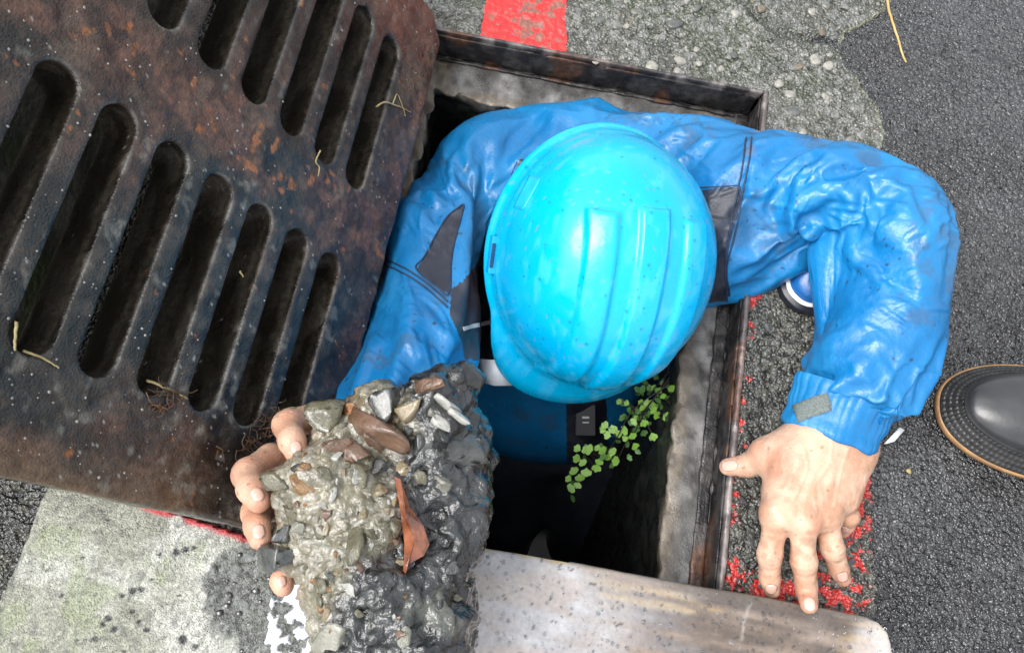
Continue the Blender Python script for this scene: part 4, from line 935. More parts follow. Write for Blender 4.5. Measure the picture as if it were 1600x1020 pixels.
# ------------------------------------------------------------------ body: hands and head as one figure
m_skin = vc_mat('wet skin', rough=.38, rvar=.1, rscale=120, bump=.35, bscale=650, spec=.5, sss=.15, var=.10, vscale=90)
def skin_volume_right(h=.0014):
    pts = {k: P(*q) for k, q in dict(
        w0=(1352, 560, .085), w=(1298, 668, .060), im=(1214, 806, .062), mm=(1254, 814, .066), rm=(1290, 806, .060), pm=(1318, 780, .050),
        ip=(1203, 866, .046), ii=(1203, 902, .022), it=(1206, 921, .012), mp=(1256, 876, .052), mi=(1260, 920, .026), mt=(1264, 944, .012 + .030),
        rp=(1300, 855, .044), ri=(1311, 889, .020), rt=(1317, 904, .012), pp=(1326, 806, .036), pi=(1322, 818, .022), pt=(1318, 829, .012),
        tc=(1262, 700, .050), tm=(1200, 712, .040), ti=(1168, 727, .024), tt=(1138, 729, .014)).items()}
    pts['mt'] = P(1264, 944, .040)
    lo = np.min(list(pts.values()), 0) - .05; hi = np.max(list(pts.values()), 0) + .05; v = Vol(lo, hi, h)
    v.cap(pts['w0'], pts['w'], .027, .028, .01, flat=((0, 0, 1), .85))
    wl, wr = P(1264, 692, .058), P(1334, 690, .056); v.cap(wl, wr, .022, .020, .02)
    v.cap(P(1240, 720, .058), P(1325, 715, .056), .024, .021, .02)
    for m, r, src in (('im', .0155, (1255, 690, .060)), ('mm', .0165, (1285, 685, .064)), ('rm', .0150, (1312, 685, .060)), ('pm', .0135, (1335, 690, .052))):
        v.cap(P(*src), pts[m], .020, r, .016)
    v.cap(P(1225, 770, .052), P(1305, 765, .050), .019, .017, .02)
    for m in ('im', 'mm', 'rm'): v.ell(pts[m] + (0, .002, .003), (.0135, .0145, .0125), k=.008)
    for a, b, c, d, r in (('im', 'ip', 'ii', 'it', 1.0), ('mm', 'mp', 'mi', 'mt', 1.03), ('rm', 'rp', 'ri', 'rt', .96), ('pm', 'pp', 'pi', 'pt', .84)):
        v.cap(pts[a], pts[b], .0128 * r, .0110 * r, .004); v.cap(pts[b], pts[c], .0112 * r, .0104 * r, .003); v.cap(pts[c], pts[d], .0104 * r, .0084 * r, .003)
        v.ell(pts[b], (.0122 * r,) * 3, k=.005)
    v.cap(pts['tc'], pts['tm'], .024, .0165, .015); v.cap(P(1300, 690, .052), pts['tm'], .022, .016, .015); v.cap(pts['tm'], pts['ti'], .0160, .0125, .004); v.cap(pts['ti'], pts['tt'], .0125, .0092, .004)
    v.ell(pts['tm'] + (0, 0, .001), (.0175, .0175, .016), k=.006)
    v.ell(pts['im'] + (0, .002, .004), (.0165, .016, .014), k=.008)
    return v, pts
hv, hp = skin_volume_right(); V, Q = hv.mesh(); V = laplace(V, edges_of(Q), 3, .5)
def dentline(V, N, c, ax, r=.0016, depth=.0006, reach=.014):
    """a skin crease: a thin groove across the finger at c"""
    d = (V - c) @ nrm(ax); m = np.linalg.norm(V - c, axis=1) < reach + .006
    return V - N * (depth * np.exp(-(d / r) ** 2) * m)[:, None]
N = vnormals(V, Q)
for b, a, c in (('ip', 'im', 'ii'), ('mp', 'mm', 'mi'), ('rp', 'rm', 'ri')):
    ax = hp[c] - hp[a]
    for s_ in (-.0042, -.0012, .0016, .0046): V = dentline(V, N, hp[b] + nrm(ax) * s_, ax + rng.normal(size=3) * .003, .0009, .0005)
for b, a, c in (('ii', 'ip', 'it'), ('mi', 'mp', 'mt'), ('ri', 'rp', 'rt')):
    for s_ in (-.002, .001): V = dentline(V, N, hp[b] + nrm(hp[c] - hp[a]) * s_, hp[c] - hp[a], .0008, .0004)
for s_ in (-.003, .0, .003): V = dentline(V, N, hp['ti'] + nrm(hp['tt'] - hp['tm']) * (s_ + .004), hp['tt'] - hp['tm'], .001, .0006)
# tendons on the back of the hand
px, _ = proj(V)
for src, dst in (((1258, 700), (1216, 790)), ((1284, 700), (1254, 795)), ((1308, 700), (1290, 790))):
    d, t = polydist(px[:, 0], px[:, 1], [src, dst]); V = V + N * (.0013 * np.exp(-(d / 7) ** 2) * np.sin(np.pi * np.clip(t, 0, 1)) * (N[:, 2] > .2))[:, None]
d, t = polydist(px[:, 0], px[:, 1], [(1300, 720), (1280, 750), (1285, 790)]); V = V + N * (.0007 * np.exp(-(d / 4) ** 2) * (N[:, 2] > .3))[:, None]
for vein in ([(1250, 690), (1262, 730), (1240, 780)], [(1300, 680), (1296, 720), (1272, 760), (1276, 800)], [(1325, 700), (1312, 745), (1304, 790)]):
    d, t = polydist(px[:, 0], px[:, 1], spline(vein, 6)); V = V + N * (.0007 * np.exp(-(d / 2.6) ** 2) * (N[:, 2] > .3))[:, None]
V = V + N * (.0004 * fbm(V, 90, 3, 301) + .00018 * fbm(V, 330, 2, 303))[:, None]
handR = (V, Q)

# the hand that carries the lump: palm below it, fingertips curled over its left edge
def skin_volume_left(h=.0014):
    F = [[(520, 668, .125), (482, 655, .146), (450, 664, .168), (456, 688, .186), (463, 706, .190)],
         [(480, 735, .115), (424, 716, .135), (388, 740, .158), (392, 764, .178), (404, 782, .182)],
         [(490, 800, .110), (432, 790, .128), (401, 800, .152), (402, 822, .168), (406, 840, .172)],
         [(520, 880, .100), (470, 890, .108), (446, 896, .118), (440, 907, .128), (443, 916, .130)]]
    F = [[P(*q) for q in f] for f in F]; allp = np.array([q for f in F for q in f] + [P(600, 660, .075), P(560, 850, .08)])
    v = Vol(allp.min(0) - .05, allp.max(0) + .05, h)
    v.cap(P(596, 672, .078), P(560, 720, .085), .028, .030, .01, flat=((0, 0, 1), .85))
    for f, s_ in zip(F, (.030, .030, .030, .028)): v.cap(P(570, 745, .082), f[0] - (0, 0, .012), s_ * .72, .015, .018)
    v.cap(P(560, 720, .085), P(545, 840, .085), .024, .022, .02)
    rr = ((.0126, .0119, .0120, .0108, .0094), (.0133, .0126, .0125, .0110, .0097), (.0128, .0120, .0117, .0105, .0092), (.0115, .0105, .0100, .0092, .0082))
    for f, r in zip(F, rr): v.chain([f[0] - (0, 0, .012)] + f[1:], r, .004)
    for f, r in zip(F, rr): v.ell(f[2], (r[2] * 1.05,) * 3, k=.004)
    th = [P(620, 760, .08), P(680, 700, .085), P(720, 660, .10)]; v.chain(th, (.02, .014, .011), .006)
    return v, F
lv, LF = skin_volume_left(); V, Q = lv.mesh(); V = laplace(V, edges_of(Q), 3, .5); N = vnormals(V, Q)
for f in LF[:3]:
    for s_ in (-.003, .0, .003): V = dentline(V, N, f[2] + nrm(f[3] - f[1]) * s_, f[3] - f[1], .0008, .0005)
    for s_ in (-.001, .0015): V = dentline(V, N, f[3] + nrm(f[4] - f[2]) * s_, f[4] - f[2], .0008, .0003)
handL = (V + N * (.0003 * fbm(V, 90, 3, 302))[:, None], Q)

# head, neck, trunk and arms under the clothes
HC = P(934, 404, .045)                                             # middle of the helmet's rim
hvw = nrm(CAM - HC); HU = nrm(hvw + .36 * RC[:, 0] - .20 * RC[:, 1]); HF = -RC[:, 1] - .07 * RC[:, 0]; HF = nrm(HF - HU * (HF @ HU)); HR = np.cross(HF, HU)
HM = np.stack([HR, HF, HU], 1)
hd = Vol(HC - .19, HC + .19, .004)
def hl(x, y, z): return HC + HM @ np.array([x, y, z])
hd.ell(hl(0, -.005, -.005), (.076, .094, .095), HM, .01); hd.ell(hl(0, .030, -.075), (.062, .068, .070), HM, .02)
hd.ell(hl(0, .070, -.120), (.030, .026, .022), HM, .015)            # chin
hd.cap(hl(0, .094, -.035), hl(0, .112, -.078), .009, .014, .008)     # nose
for s_ in (-1, 1):
    hd.ell(hl(s_ * .080, -.005, -.065), (.008, .020, .032), HM, .004); hd.ell(hl(s_ * .034, .084, -.045), (.014, .012, .010), HM, .003, 'sub'); hd.ell(hl(s_ * .034, .078, -.045), (.012, .012, .012), HM, .001)
hd.cap(hl(-.022, .094, -.100), hl(.022, .094, -.100), .0045, .0045, .003)
hd.cap(hl(0, -.02, -.10), P(930, 270, -.12), .055, .062, .02)
V, Q = hd.mesh(); V = laplace(V, edges_of(Q), 2, .5); head = (V, Q)
bd = Vol((-.25, -.24, -.60), (.50, .42, .22), .009)
for chn in (ARM_R, ARM_L):
    a, r = chainpts(chn); bd.chain([a[0] - (0, 0, .01)] + a[1:-1], [x * .55 for x in r[:-1]], .02)
bd.cap(P(760, 290, -.10), P(1070, 295, -.07), .052, .055, .04); bd.cap(P(900, 340, -.17), P(850, 600, -.50), .10, .09, .04)
V, Q = bd.mesh(); trunk = (laplace(V, edges_of(Q), 3, .5), Q)
V, Q = merge([trunk, head, handR, handL]); me = mesh_np('body', V, Q)
c = mixc((.47, .265, .175), (.58, .37, .265), sstep(-.5, .5, fbm(V, 45, 3, 311))); 
allk = [hp[k] for k in ('im', 'mm', 'rm', 'ip', 'mp', 'rp')]
for q in allk: c = mixc(c, (.46, .19, .115), np.exp(-(np.linalg.norm(V - q, axis=1) / .008) ** 2) * .55)
for f in LF:
    for q in (f[2], f[4]): c = mixc(c, (.62, .25, .17), np.exp(-(np.linalg.norm(V - q, axis=1) / .011) ** 2) * .6)
for q in ('it', 'mt', 'rt', 'tt'): c = mixc(c, (.60, .30, .22), np.exp(-(np.linalg.norm(V - hp[q], axis=1) / .010) ** 2) * .6)
pxb, _ = proj(V)
for b in (('ip'), ('mp'), ('rp'), ('ti')): c = mixc(c, (.17, .09, .05), np.exp(-(np.linalg.norm(V - hp[b], axis=1) / .010) ** 2) * sstep(.15, .6, fbm(V, 260, 2, 312)) * .7)
c = mixc(c, (.48, .20, .13), sstep(.1, .7, fbm(V, 28, 3, 314)) * .35)
c = mixc(c, (.24, .14, .08), sstep(.25, .8, fbm(V, 110, 3, 315)) * sstep(690, 860, pxb[:, 1]) * .45)
c = mixc(c, (.20, .11, .06), (fbm(V, 210, 2, 313) > .88) * .6)
set_col(me, c); body = link('body', me, m_skin, person)
m_nail = flat_mat('fingernail', (.60, .37, .30), rough=.25, var=.08, coat=.4, sss=.1)
tri = np.concatenate([Q[:, [0, 1, 2]], Q[:, [0, 2, 3]]]); BBVH = BVHTree.FromPolygons([Vector(q) for q in V.tolist()], tri.tolist())
def nail(px, py, dx, dy, L, W):
    """a nail laid on the fingertip: centre and direction as seen, size in metres"""
    c0, n0 = cast(px, py, BBVH)
    if c0 is None: return
    d = RC[:, 0] * dx - RC[:, 1] * dy; d = nrm(d - n0 * (d @ n0)); s_ = np.cross(n0, d); vv = []; nU, nW = 9, 9
    for i in range(nU):
        for j in range(nW):
            u_, w_ = i / (nU - 1) * 2 - 1, j / (nW - 1) * 2 - 1; ww = w_ * W * math.sqrt(max(.05, 1 - .75 * abs(u_) ** 4)); 
            q = c0 + d * u_ * L * (1 - .18 * w_ * w_) + s_ * ww; h = BBVH.find_nearest(Vector(q))
            b_ = np.array(h[0]) if h[0] is not None else q; vv.append(b_ + n0 * .0005 * (1.3 - w_ * w_) + d * (0.0008 if u_ > .9 else 0))
    o = link('fingernail', mesh_np('fingernail', np.array(vv), grid_faces(nU, nW)), m_nail, body); q = o.modifiers.new('thickness', 'SOLIDIFY'); q.thickness = .0007; q.offset = 1
for a in ((1205, 920, .05, 1, .0076, .0064), (1264, 943, .12, 1, .0078, .0066), (1317, 901, .25, 1, .0070, .0060), (1319, 825, .35, 1, .0054, .0048), (1140, 727, -1, .05, .0088, .0064),
          (462, 698, .3, 1, .0050, .0046), (402, 772, .45, 1, .0056, .0050), (404, 830, .2, 1, .0054, .0048), (440, 908, .1, 1, .004, .0036)): nail(*a)

# ------------------------------------------------------------------ hard hat
def helmet():
    nu, nv = 220, 90; th = np.linspace(0, 2 * np.pi, nu, endpoint=False); a, b, hgt = .116, .136, .138; V = []
    tt = np.linspace(0, 1, nv)
    for t in tt:
        ph_ = t * np.pi / 2; k = np.sin(ph_) ** .86; z_ = hgt * np.cos(ph_) ** .90 if t < 1 else 0.0
        V.append(np.c_[a * k * np.cos(th), b * k * np.sin(th), np.full(nu, z_)])
    V = np.array(V)
    # rim flange, widening into the peak at the front
    fr_ = np.clip(np.sin(th), 0, 1); pk = sstep(.45, .95, fr_)
    for s_, zz in ((.35, -.004), (.7, -.008), (1.0, -.011), (1.02, -.0145), (.92, -.0150)):
        ex = .0085 + .034 * pk; cx, cy = np.cos(th), np.sin(th)
        V = np.concatenate([V, np.c_[(a + ex * s_) * cx * (1 - .0 * pk), (b + ex * s_) * cy, zz - .012 * pk * s_][None]])
    # inner side
    for t in np.linspace(1, .05, 24):
        ph_ = t * np.pi / 2; k = np.sin(ph_) ** .86; V = np.concatenate([V, np.c_[(a - .0035) * k * np.cos(th), (b - .0035) * k * np.sin(th), np.full(nu, (hgt - .004) * np.cos(ph_) ** .9 if t < 1 else -.012)][None]])
    n = len(V); P_ = V.reshape(-1, 3); i = np.arange(n - 1)[:, None] * nu; j = np.arange(nu)[None]; j2 = (j + 1) % nu
    Q = np.stack([i + j, i + nu + j, i + nu + j2, i + j2], -1).reshape(-1, 4)
    N = vnormals(P_, Q); outer = np.arange(len(P_)) < nv * nu; x, y, z_ = P_.T
    rib = np.zeros(len(P_))
    for cx, wd, y0, y1 in ((-.047, .0130, -.062, .136), (.0, .0140, -.070, .136), (.047, .0130, -.062, .136)):
        xc = cx * (1 - .10 * sstep(.0, .12, y)); e = np.minimum(wd - np.abs(x - xc), np.minimum(y - y0, y1 - y)); rib += sstep(-.0028, .0026, e) * (z_ > .004)
    P_ = P_ + N * (.0046 * rib * outer)[:, None]
    # long shallow groove above the peak and a swelling band round the rim
    P_ = P_ + N * (.0022 * sstep(.030, .012, z_) * outer * (z_ >= 0))[:, None]
    P_ = P_ + N * (.00025 * fbm(P_, 40, 3, 401) * outer)[:, None]
    return P_, Q, outer
V, Q, outer = helmet(); me = mesh_np('shell', V, Q)
c = mixc((.0, .38, .70), (.0, .44, .78), sstep(-.5, .5, fbm(V, 18, 3, 402)) * .5); sc = sstep(.35, .9, fbm(V * (1, .35, 1), 120, 3, 403) + .2 * fbm(V, 12, 2, 405)); c = mixc(c, (.10, .50, .86), sc * .30)
c = mixc(c, (.16, .22, .24), (fbm(V, 300, 2, 404) > .96) * .6)
set_col(me, c)
m_hat = vc_mat('glossy blue helmet plastic', rough=.24, rvar=.10, rscale=70, bump=.10, bscale=180, spec=.5, coat=.25, coat_rough=.08)
hat = empty('hard_hat', HC, 'bright blue ribbed hard hat on the bent head of the worker', 'hard hat')
MH = np.eye(4); MH[:3, :3] = HM; MH[:3, 3] = HC
if np.linalg.det(HM) < 0: print('HM mirrored')
hat.matrix_world = Matrix(MH.tolist())
shell = link('shell', me, m_hat, hat, local=True)
# side slot for accessories, rim bead, sticker and drops
m_slot_shade = flat_mat('painted slot shade', (.0, .05, .12), rough=.5)
def hat_box(name, c_, s_, mat, rz=0, parent=None, r=.001):
    import bmesh
    bm = bmesh.new(); bmesh.ops.create_cube(bm, size=1); bmesh.ops.scale(bm, vec=s_, verts=bm.verts); bmesh.ops.bevel(bm, geom=bm.edges[:], offset=r, segments=2, affect='EDGES', profile=.5)
    me = bpy.data.meshes.new(name); bm.to_mesh(me); bm.free(); o = link(name, me, mat, hat, local=True); o.location = c_; o.rotation_euler = (0, 0, rz); return o
m_hatp = flat_mat('blue helmet trim', (.0, .33, .76), rough=.25, var=.05, coat=.25)
for sx in (-1, 1):
    hat_box('slot_frame', (sx * .1185, .006, .004), (.009, .040, .012), m_hatp)
    hat_box('slot', (sx * .1205, .006, .0095), (.004, .026, .003), m_slot_shade, r=.0006)  # dark bar drawn for the slot, its shade put into the colour
# ------------------------------------------------------------------ lump of old concrete and gravel held over the pit's edge
ROCK = [(500, 640), (515, 630), (545, 640), (566, 612), (600, 600), (640, 604), (662, 584), (700, 580), (728, 570), (750, 584), (746, 628), (758, 662), (772, 706), (758, 745), (764, 800), (754, 862), (734, 902), (744, 950), (740, 1010), (732, 1085), (640, 1120), (540, 1110), (488, 1060), (490, 1010), (480, 960), (464, 915), (430, 900), (400, 876), (408, 848), (430, 820), (428, 770), (424, 735), (460, 724), (484, 700), (494, 668)]
RZ0 = .150
RP = [tuple(P(a, b, RZ0 + .012)[:2]) for a, b in ROCK]
def rock():
    h = .0021; q = np.array(RP); v = Vol((q[:, 0].min() - .02, q[:, 1].min() - .02, RZ0 - .085), (q[:, 0].max() + .02, q[:, 1].max() + .02, RZ0 + .085), h)
    sl, X, Y, Z = v.box(v.o, v.o + v.h * v.n); xx = np.broadcast_to(X[:, :, 0], v.F.shape[:2]); yy = np.broadcast_to(Y[:, :, 0], v.F.shape[:2])
    d, _ = polydist(xx, yy, RP + RP[:1]); d2 = np.where(inpoly(xx, yy, RP), -d, d) + .0045
    flat = np.c_[xx.ravel(), yy.ravel(), 0 * xx.ravel()]; top = (.012 * fbm(flat, 14, 3, 501)).reshape(xx.shape)
    r = .034; qz = np.abs(Z - RZ0 - top[:, :, None] * .5) - (.052 + top[:, :, None]) + r; qd = (d2 + r)[:, :, None]
    v.F[sl] = (np.sqrt(np.maximum(qz, 0) ** 2 + np.maximum(qd, 0) ** 2) + np.minimum(np.maximum(qz, qd), 0) - r).astype(np.float32)
    return v.mesh()
V, Q = rock(); V = laplace(V, edges_of(Q), 1, .4); N = vnormals(V, Q); px, _ = proj(V)
side, _t = polydist(px[:, 0], px[:, 1], [(590, 560), (640, 660), (606, 745), (622, 850), (566, 880), (528, 940), (500, 1120)])
LINE_D = [(590, 560), (640, 660), (600, 745), (622, 850), (566, 880), (528, 940), (500, 1120), (900, 1200), (900, 500)]
dark = np.where(inpoly(px[:, 0], px[:, 1], LINE_D), side, -side); dark = sstep(-16, 16, dark + 22 * fbm(V, 35, 3, 502))
d1, d2, i1 = worley2(V[:, 0] + .6 * V[:, 2] + .004 * fbm(V, 60, 2, 1), V[:, 1] + .35 * V[:, 2] + .004 * fbm(V, 60, 2, 2), .013, 503); e1, e2, i2 = worley2(V[:, 0] + .5 * V[:, 2], V[:, 1] - .3 * V[:, 2], .006, 504)
rid = 1 - np.abs(fbm(V, 48, 3, 505)) * 1.6
V = V + N * (.006 * fbm(V, 26, 3, 506) + dark * (.0045 * np.clip(rid, -1, 1) + .0022 * fbm(V, 130, 3, 507)) + (1 - dark) * (.0030 * sstep(.03, .3, d2 - d1) * i1 + .0016 * sstep(.03, .35, e2 - e1) * i2 + .0010 * fbm(V, 150, 2, 508)))[:, None]
me = mesh_np('mortar_mass', V, Q)
pale = mixc((.09, .082, .05), (.215, .20, .14), sstep(-.5, .5, fbm(V, 38, 3, 511))); pale = mixc(pale, (.17, .11, .06), sstep(.1, .6, fbm(V, 24, 3, 512)) * .55); pale = mixc(pale, (.30, .295, .25), sstep(.25, .7, fbm(V, 80, 3, 513)) * .6)
stc = np.c_[.10 + .22 * i1, .095 + .2 * i1, .07 + .17 * i1]; pale = mixc(pale, stc, sstep(.05, .3, d2 - d1) * (i1 > .4) * .55)
dk = mixc((.006, .007, .008), (.030, .033, .033), sstep(-.4, .5, fbm(V, 60, 3, 514))); dk = mixc(dk, (.14, .145, .12), sstep(.2, .7, fbm(V, 30, 3, 515)) * .5 * sstep(870, 930, px[:, 1]))
dk = mixc(dk, (.10, .105, .10), sstep(.35, .8, fbm(V, 45, 3, 516)) * .4)
set_col(me, mixc(pale, dk, dark))
m_rock = vc_mat('wet gravelly concrete', rough=.16, rvar=.12, rscale=60, coat=.9, coat_rough=.04, bump=.6, bscale=420, var=.3, vscale=200, vor=((150, .0014),))
lump = empty('concrete_lump', P(585, 830, RZ0), 'big wet lump of broken concrete full of stones, held up in one hand', 'concrete lump')
mass = link('mortar_mass', me, m_rock, lump)
tri = np.concatenate([Q[:, [0, 1, 2]], Q[:, [0, 2, 3]]]); RBVH = BVHTree.FromPolygons([Vector(q) for q in V.tolist()], tri.tolist())
def chip_mesh(seed, n=9):
    """a broken stone: a ball cut by planes, with rough faces"""
    import bmesh
    bm = bmesh.new(); bmesh.ops.create_icosphere(bm, subdivisions=3, radius=1); me = bpy.data.meshes.new('stone'); bm.to_mesh(me); bm.free(); r = np.random.default_rng(seed)
    V = np.empty(len(me.vertices) * 3); me.vertices.foreach_get('co', V); V = V.reshape(-1, 3)
    for _ in range(n):
        d = nrm(r.normal(size=3)); q = V @ d; V -= np.clip(q - r.uniform(.34, .62), 0, None)[:, None] * d
    V = V * (1.35, 1.15, 1.0) * (1 + .07 * fbm(V, 2.2, 3, seed))[:, None]
    me.vertices.foreach_set('co', V.astype(np.float32).ravel()); me.polygons.foreach_set('use_smooth', np.ones(len(me.polygons), bool)); me.update(); return me
CH = {}
CCOL = dict(olive=((.065, .062, .038), (.14, .13, .085)), slate=((.025, .028, .028), (.07, .074, .07)), brown=((.075, .042, .026), (.16, .095, .062)), ochre=((.15, .08, .03), (.26, .15, .065)), orange=((.24, .10, .04), (.33, .17, .08)), white=((.26, .26, .235), (.48, .475, .44)), tan=((.15, .12, .065), (.27, .22, .14)), pale=((.16, .16, .125), (.28, .275, .235)), black=((.006, .007, .008), (.025, .027, .028)))
for i, (k, (a, b)) in enumerate(CCOL.items()):
    mm = flat_mat('broken stone ' + k, a, rough=.18, vscale=1.6, bump=.6, bscale=7, coat=.6, col2=b); CH[k] = []
    for j in range(4): me = chip_mesh(600 + 10 * i + j, 12 + 2 * j); me.materials.append(mm); CH[k].append(me)
def set_chip(px, py, rx, ry, rot, col, sink=.62, dep=None, tilt=.25, parent=None, var=None):
    a, n = cast(px, py, RBVH)
    if a is None: return None
    dz = -((a - CAM) @ -RC[:, 2]) * -1; sc = ((CAM - a) @ RC[:, 2]) / F_PX; rx, ry = rx * sc, ry * sc; dep = dep or .75 * (rx + ry) / 2
    rx, ry = rx * 1.06, ry * 1.06
    o = bpy.data.objects.new('stone', CH[col][rng.integers(0, 4) if var is None else var]); COL.objects.link(o); o.parent = parent or lump; o.matrix_parent_inverse = wmat(lump).inverted()
    d = RC[:, 0] * math.cos(rot) - RC[:, 1] * math.sin(rot); n = nrm(n * .7 + RC[:, 2] * .5 + rng.normal(size=3) * tilt); d = nrm(d - n * (d @ n)); s_ = np.cross(n, d)
    M = np.eye(4); M[:3, 0] = d * rx * 1.12; M[:3, 1] = s_ * ry * 1.3; M[:3, 2] = n * dep * 1.5; M[:3, 3] = a + n * dep * (.5 - sink); o.matrix_basis = Matrix(M.tolist()); return o
for q in ((426, 750, 27, 23, .2, 'olive'), (515, 648, 27, 24, .3, 'olive'), (600, 628, 28, 27, 0, 'slate'), (578, 668, 52, 28, .35, 'brown'), (552, 705, 40, 24, .3, 'brown'), (526, 700, 22, 20, .8, 'brown'), (478, 727, 15, 9, .2, 'ochre'), (470, 765, 18, 15, .6, 'ochre'), (432, 868, 40, 22, .3, 'slate'), (446, 838, 12, 17, .5, 'slate'),
          (558, 845, 20, 26, .3, 'olive'), (548, 920, 13, 14, .5, 'white'), (520, 1000, 27, 25, .1, 'pale'), (735, 592, 32, 17, -.3, 'black'), (668, 604, 28, 14, -.3, 'brown'), (635, 642, 24, 21, .2, 'tan'), (632, 735, 19, 14, .1, 'tan'), (521, 772, 7, 15, .3, 'white'), (503, 790, 8, 6, .3, 'white'), (478, 788, 7, 6, 0, 'orange'), (600, 642, 12, 12, .5, 'orange'), (552, 643, 14, 12, .5, 'orange'),
          (590, 690, 20, 14, .3, 'brown'), (735, 695, 36, 40, .1, 'slate'), (686, 690, 20, 26, .2, 'black'), (655, 690, 16, 24, .2, 'slate'), (690, 755, 22, 14, .1, 'pale'), (512, 955, 11, 16, .1, 'tan'), (500, 935, 10, 9, .1, 'olive'), (630, 1000, 14, 18, .4, 'pale'), (655, 745, 14, 18, .4, 'olive'), (505, 738, 16, 13, .7, 'olive'), (455, 800, 14, 14, .2, 'olive'), (590, 728, 18, 14, .7, 'slate'), (560, 740, 22, 16, .3, 'olive'), (415, 848, 16, 12, .8, 'olive')): set_chip(*q)
for (a, b, c_, d_) in ((698, 632, 36, 9), (716, 650, 30, 8), (690, 660, 26, 10)): set_chip(a, b, c_, d_, .62, 'white', sink=.36, dep=.008, tilt=.05)
k_ = 0
while k_ < 95:
    a, b = rng.uniform(420, 640), rng.uniform(640, 1010)
    if not inpoly(np.array([a]), np.array([b]), ROCK)[0]: continue
    dk_ = inpoly(np.array([a]), np.array([b]), LINE_D)[0]
    if dk_ and rng.random() < .6: continue
    s_ = 4 + 7 * rng.random() ** 2; set_chip(a, b, s_ * rng.uniform(.8, 1.4), s_, rng.uniform(0, 3), sink=.58, col=rng.choice(['olive', 'tan', 'pale', 'brown', 'slate', 'white', 'ochre', 'orange'], p=[.32, .2, .2, .09, .08, .03, .05, .03])); k_ += 1
k_ = 0
while k_ < 16:
    a, b = rng.uniform(560, 770), rng.uniform(600, 1015)
    if not (inpoly(np.array([a]), np.array([b]), ROCK)[0] and inpoly(np.array([a]), np.array([b]), LINE_D)[0]): continue
    s_ = 6 + 12 * rng.random() ** 2; set_chip(a, b, s_ * rng.uniform(.8, 1.5), s_, rng.uniform(0, 3), rng.choice(['black', 'slate', 'olive', 'pale'], p=[.74, .18, .06, .02]), sink=.46); k_ += 1
# the glossy reddish shard
def shard():
    pts = [(616, 744), (626, 748), (640, 790), (662, 822), (671, 850), (662, 868), (640, 880), (634, 896), (630, 892), (632, 850), (626, 800)]
    a0, n0 = cast(640, 830, RBVH); zc = a0[2] + .006; top = [P(x, y, zc + .006) for x, y in pts]; cen_ = [P(634, 800, zc + .013), P(648, 845, zc + .015), P(640, 870, zc + .010)]
    bot = [P(x, y, zc - .012) for x, y in pts]; import bmesh
    bm = bmesh.new(); tv = [bm.verts.new(q) for q in top]; bv = [bm.verts.new(q) for q in bot]; cv = [bm.verts.new(q) for q in cen_]; n = len(pts)
    near = [0, 0, 0, 1, 1, 1, 2, 2, 2, 1, 0]
    for i in range(n):
        j = (i + 1) % n
        bm.faces.new((tv[i], bv[i], bv[j], tv[j])); bm.faces.new((tv[j], cv[near[i]], tv[i]))
        if near[i] != near[j]: bm.faces.new((tv[j], cv[near[j]], cv[near[i]]))
    bm.faces.new(bv); bmesh.ops.recalc_face_normals(bm, faces=bm.faces[:]); me = bpy.data.meshes.new('shard'); bm.to_mesh(me); bm.free(); return me
link('shard', shard(), flat_mat('glossy red brown flint', (.10, .026, .010), rough=.10, coat=.8, col2=(.30, .10, .045), vscale=70, bump=1.0, bscale=110), lump, label='long glossy reddish brown shard')

# ------------------------------------------------------------------ maidenhair fern on the pit wall
m_leaf = flat_mat('fern green', (.17, .33, .05), rough=.42, var=.35, vscale=90, bump=.1, spec=.4, sss=.05)
m_leaf_shaded = flat_mat('fern green with painted shade', (.07, .17, .04), rough=.45, var=.35, vscale=90, bump=.1, spec=.4)  # lower leaves: same fern green with shade put into the colour
m_stem = flat_mat('dark fern stem', (.02, .015, .01), rough=.4)
fern = empty('fern', P(1050, 590, -.06), 'small green maidenhair fern growing from the inner pit wall', 'fern')
def leaf_mesh(seed):
    r = np.random.default_rng(seed); n = 17; V = [(0, 0, 0)]; sp = r.uniform(.9, 1.25)
    for i in range(n):
        t = i / (n - 1) * 2 - 1; an = math.pi / 2 + t * sp; lob = 1 - .16 * abs(math.sin(t * math.pi * 1.5 + r.uniform(-.2, .2))) - .18 * abs(t) ** 3
        V.append((math.cos(an) * lob, math.sin(an) * lob, .12 * t * t - .05 + .04 * r.random()))
    V2 = [(x * .55, y * .55, z * .3 + .06) for x, y, z in V[1:]]; A = V + V2; Fq = []
    for i in range(1, n): Fq += [(i, i + 1, i + n + 1, i + n), (0, i + n, i + n + 1, 0)]
    me = bpy.data.meshes.new('leaf'); me.from_pydata(A, [], [f if f[3] != 0 else f[:3] for f in Fq]); me.polygons.foreach_set('use_smooth', np.ones(len(me.polygons), bool)); me.update(); return me
LEAF = [leaf_mesh(700 + i) for i in range(4)]; LEAF_SHADED = [leaf_mesh(710 + i) for i in range(4)]
for q in LEAF: q.materials.append(m_leaf)
for q in LEAF_SHADED: q.materials.append(m_leaf_shaded)
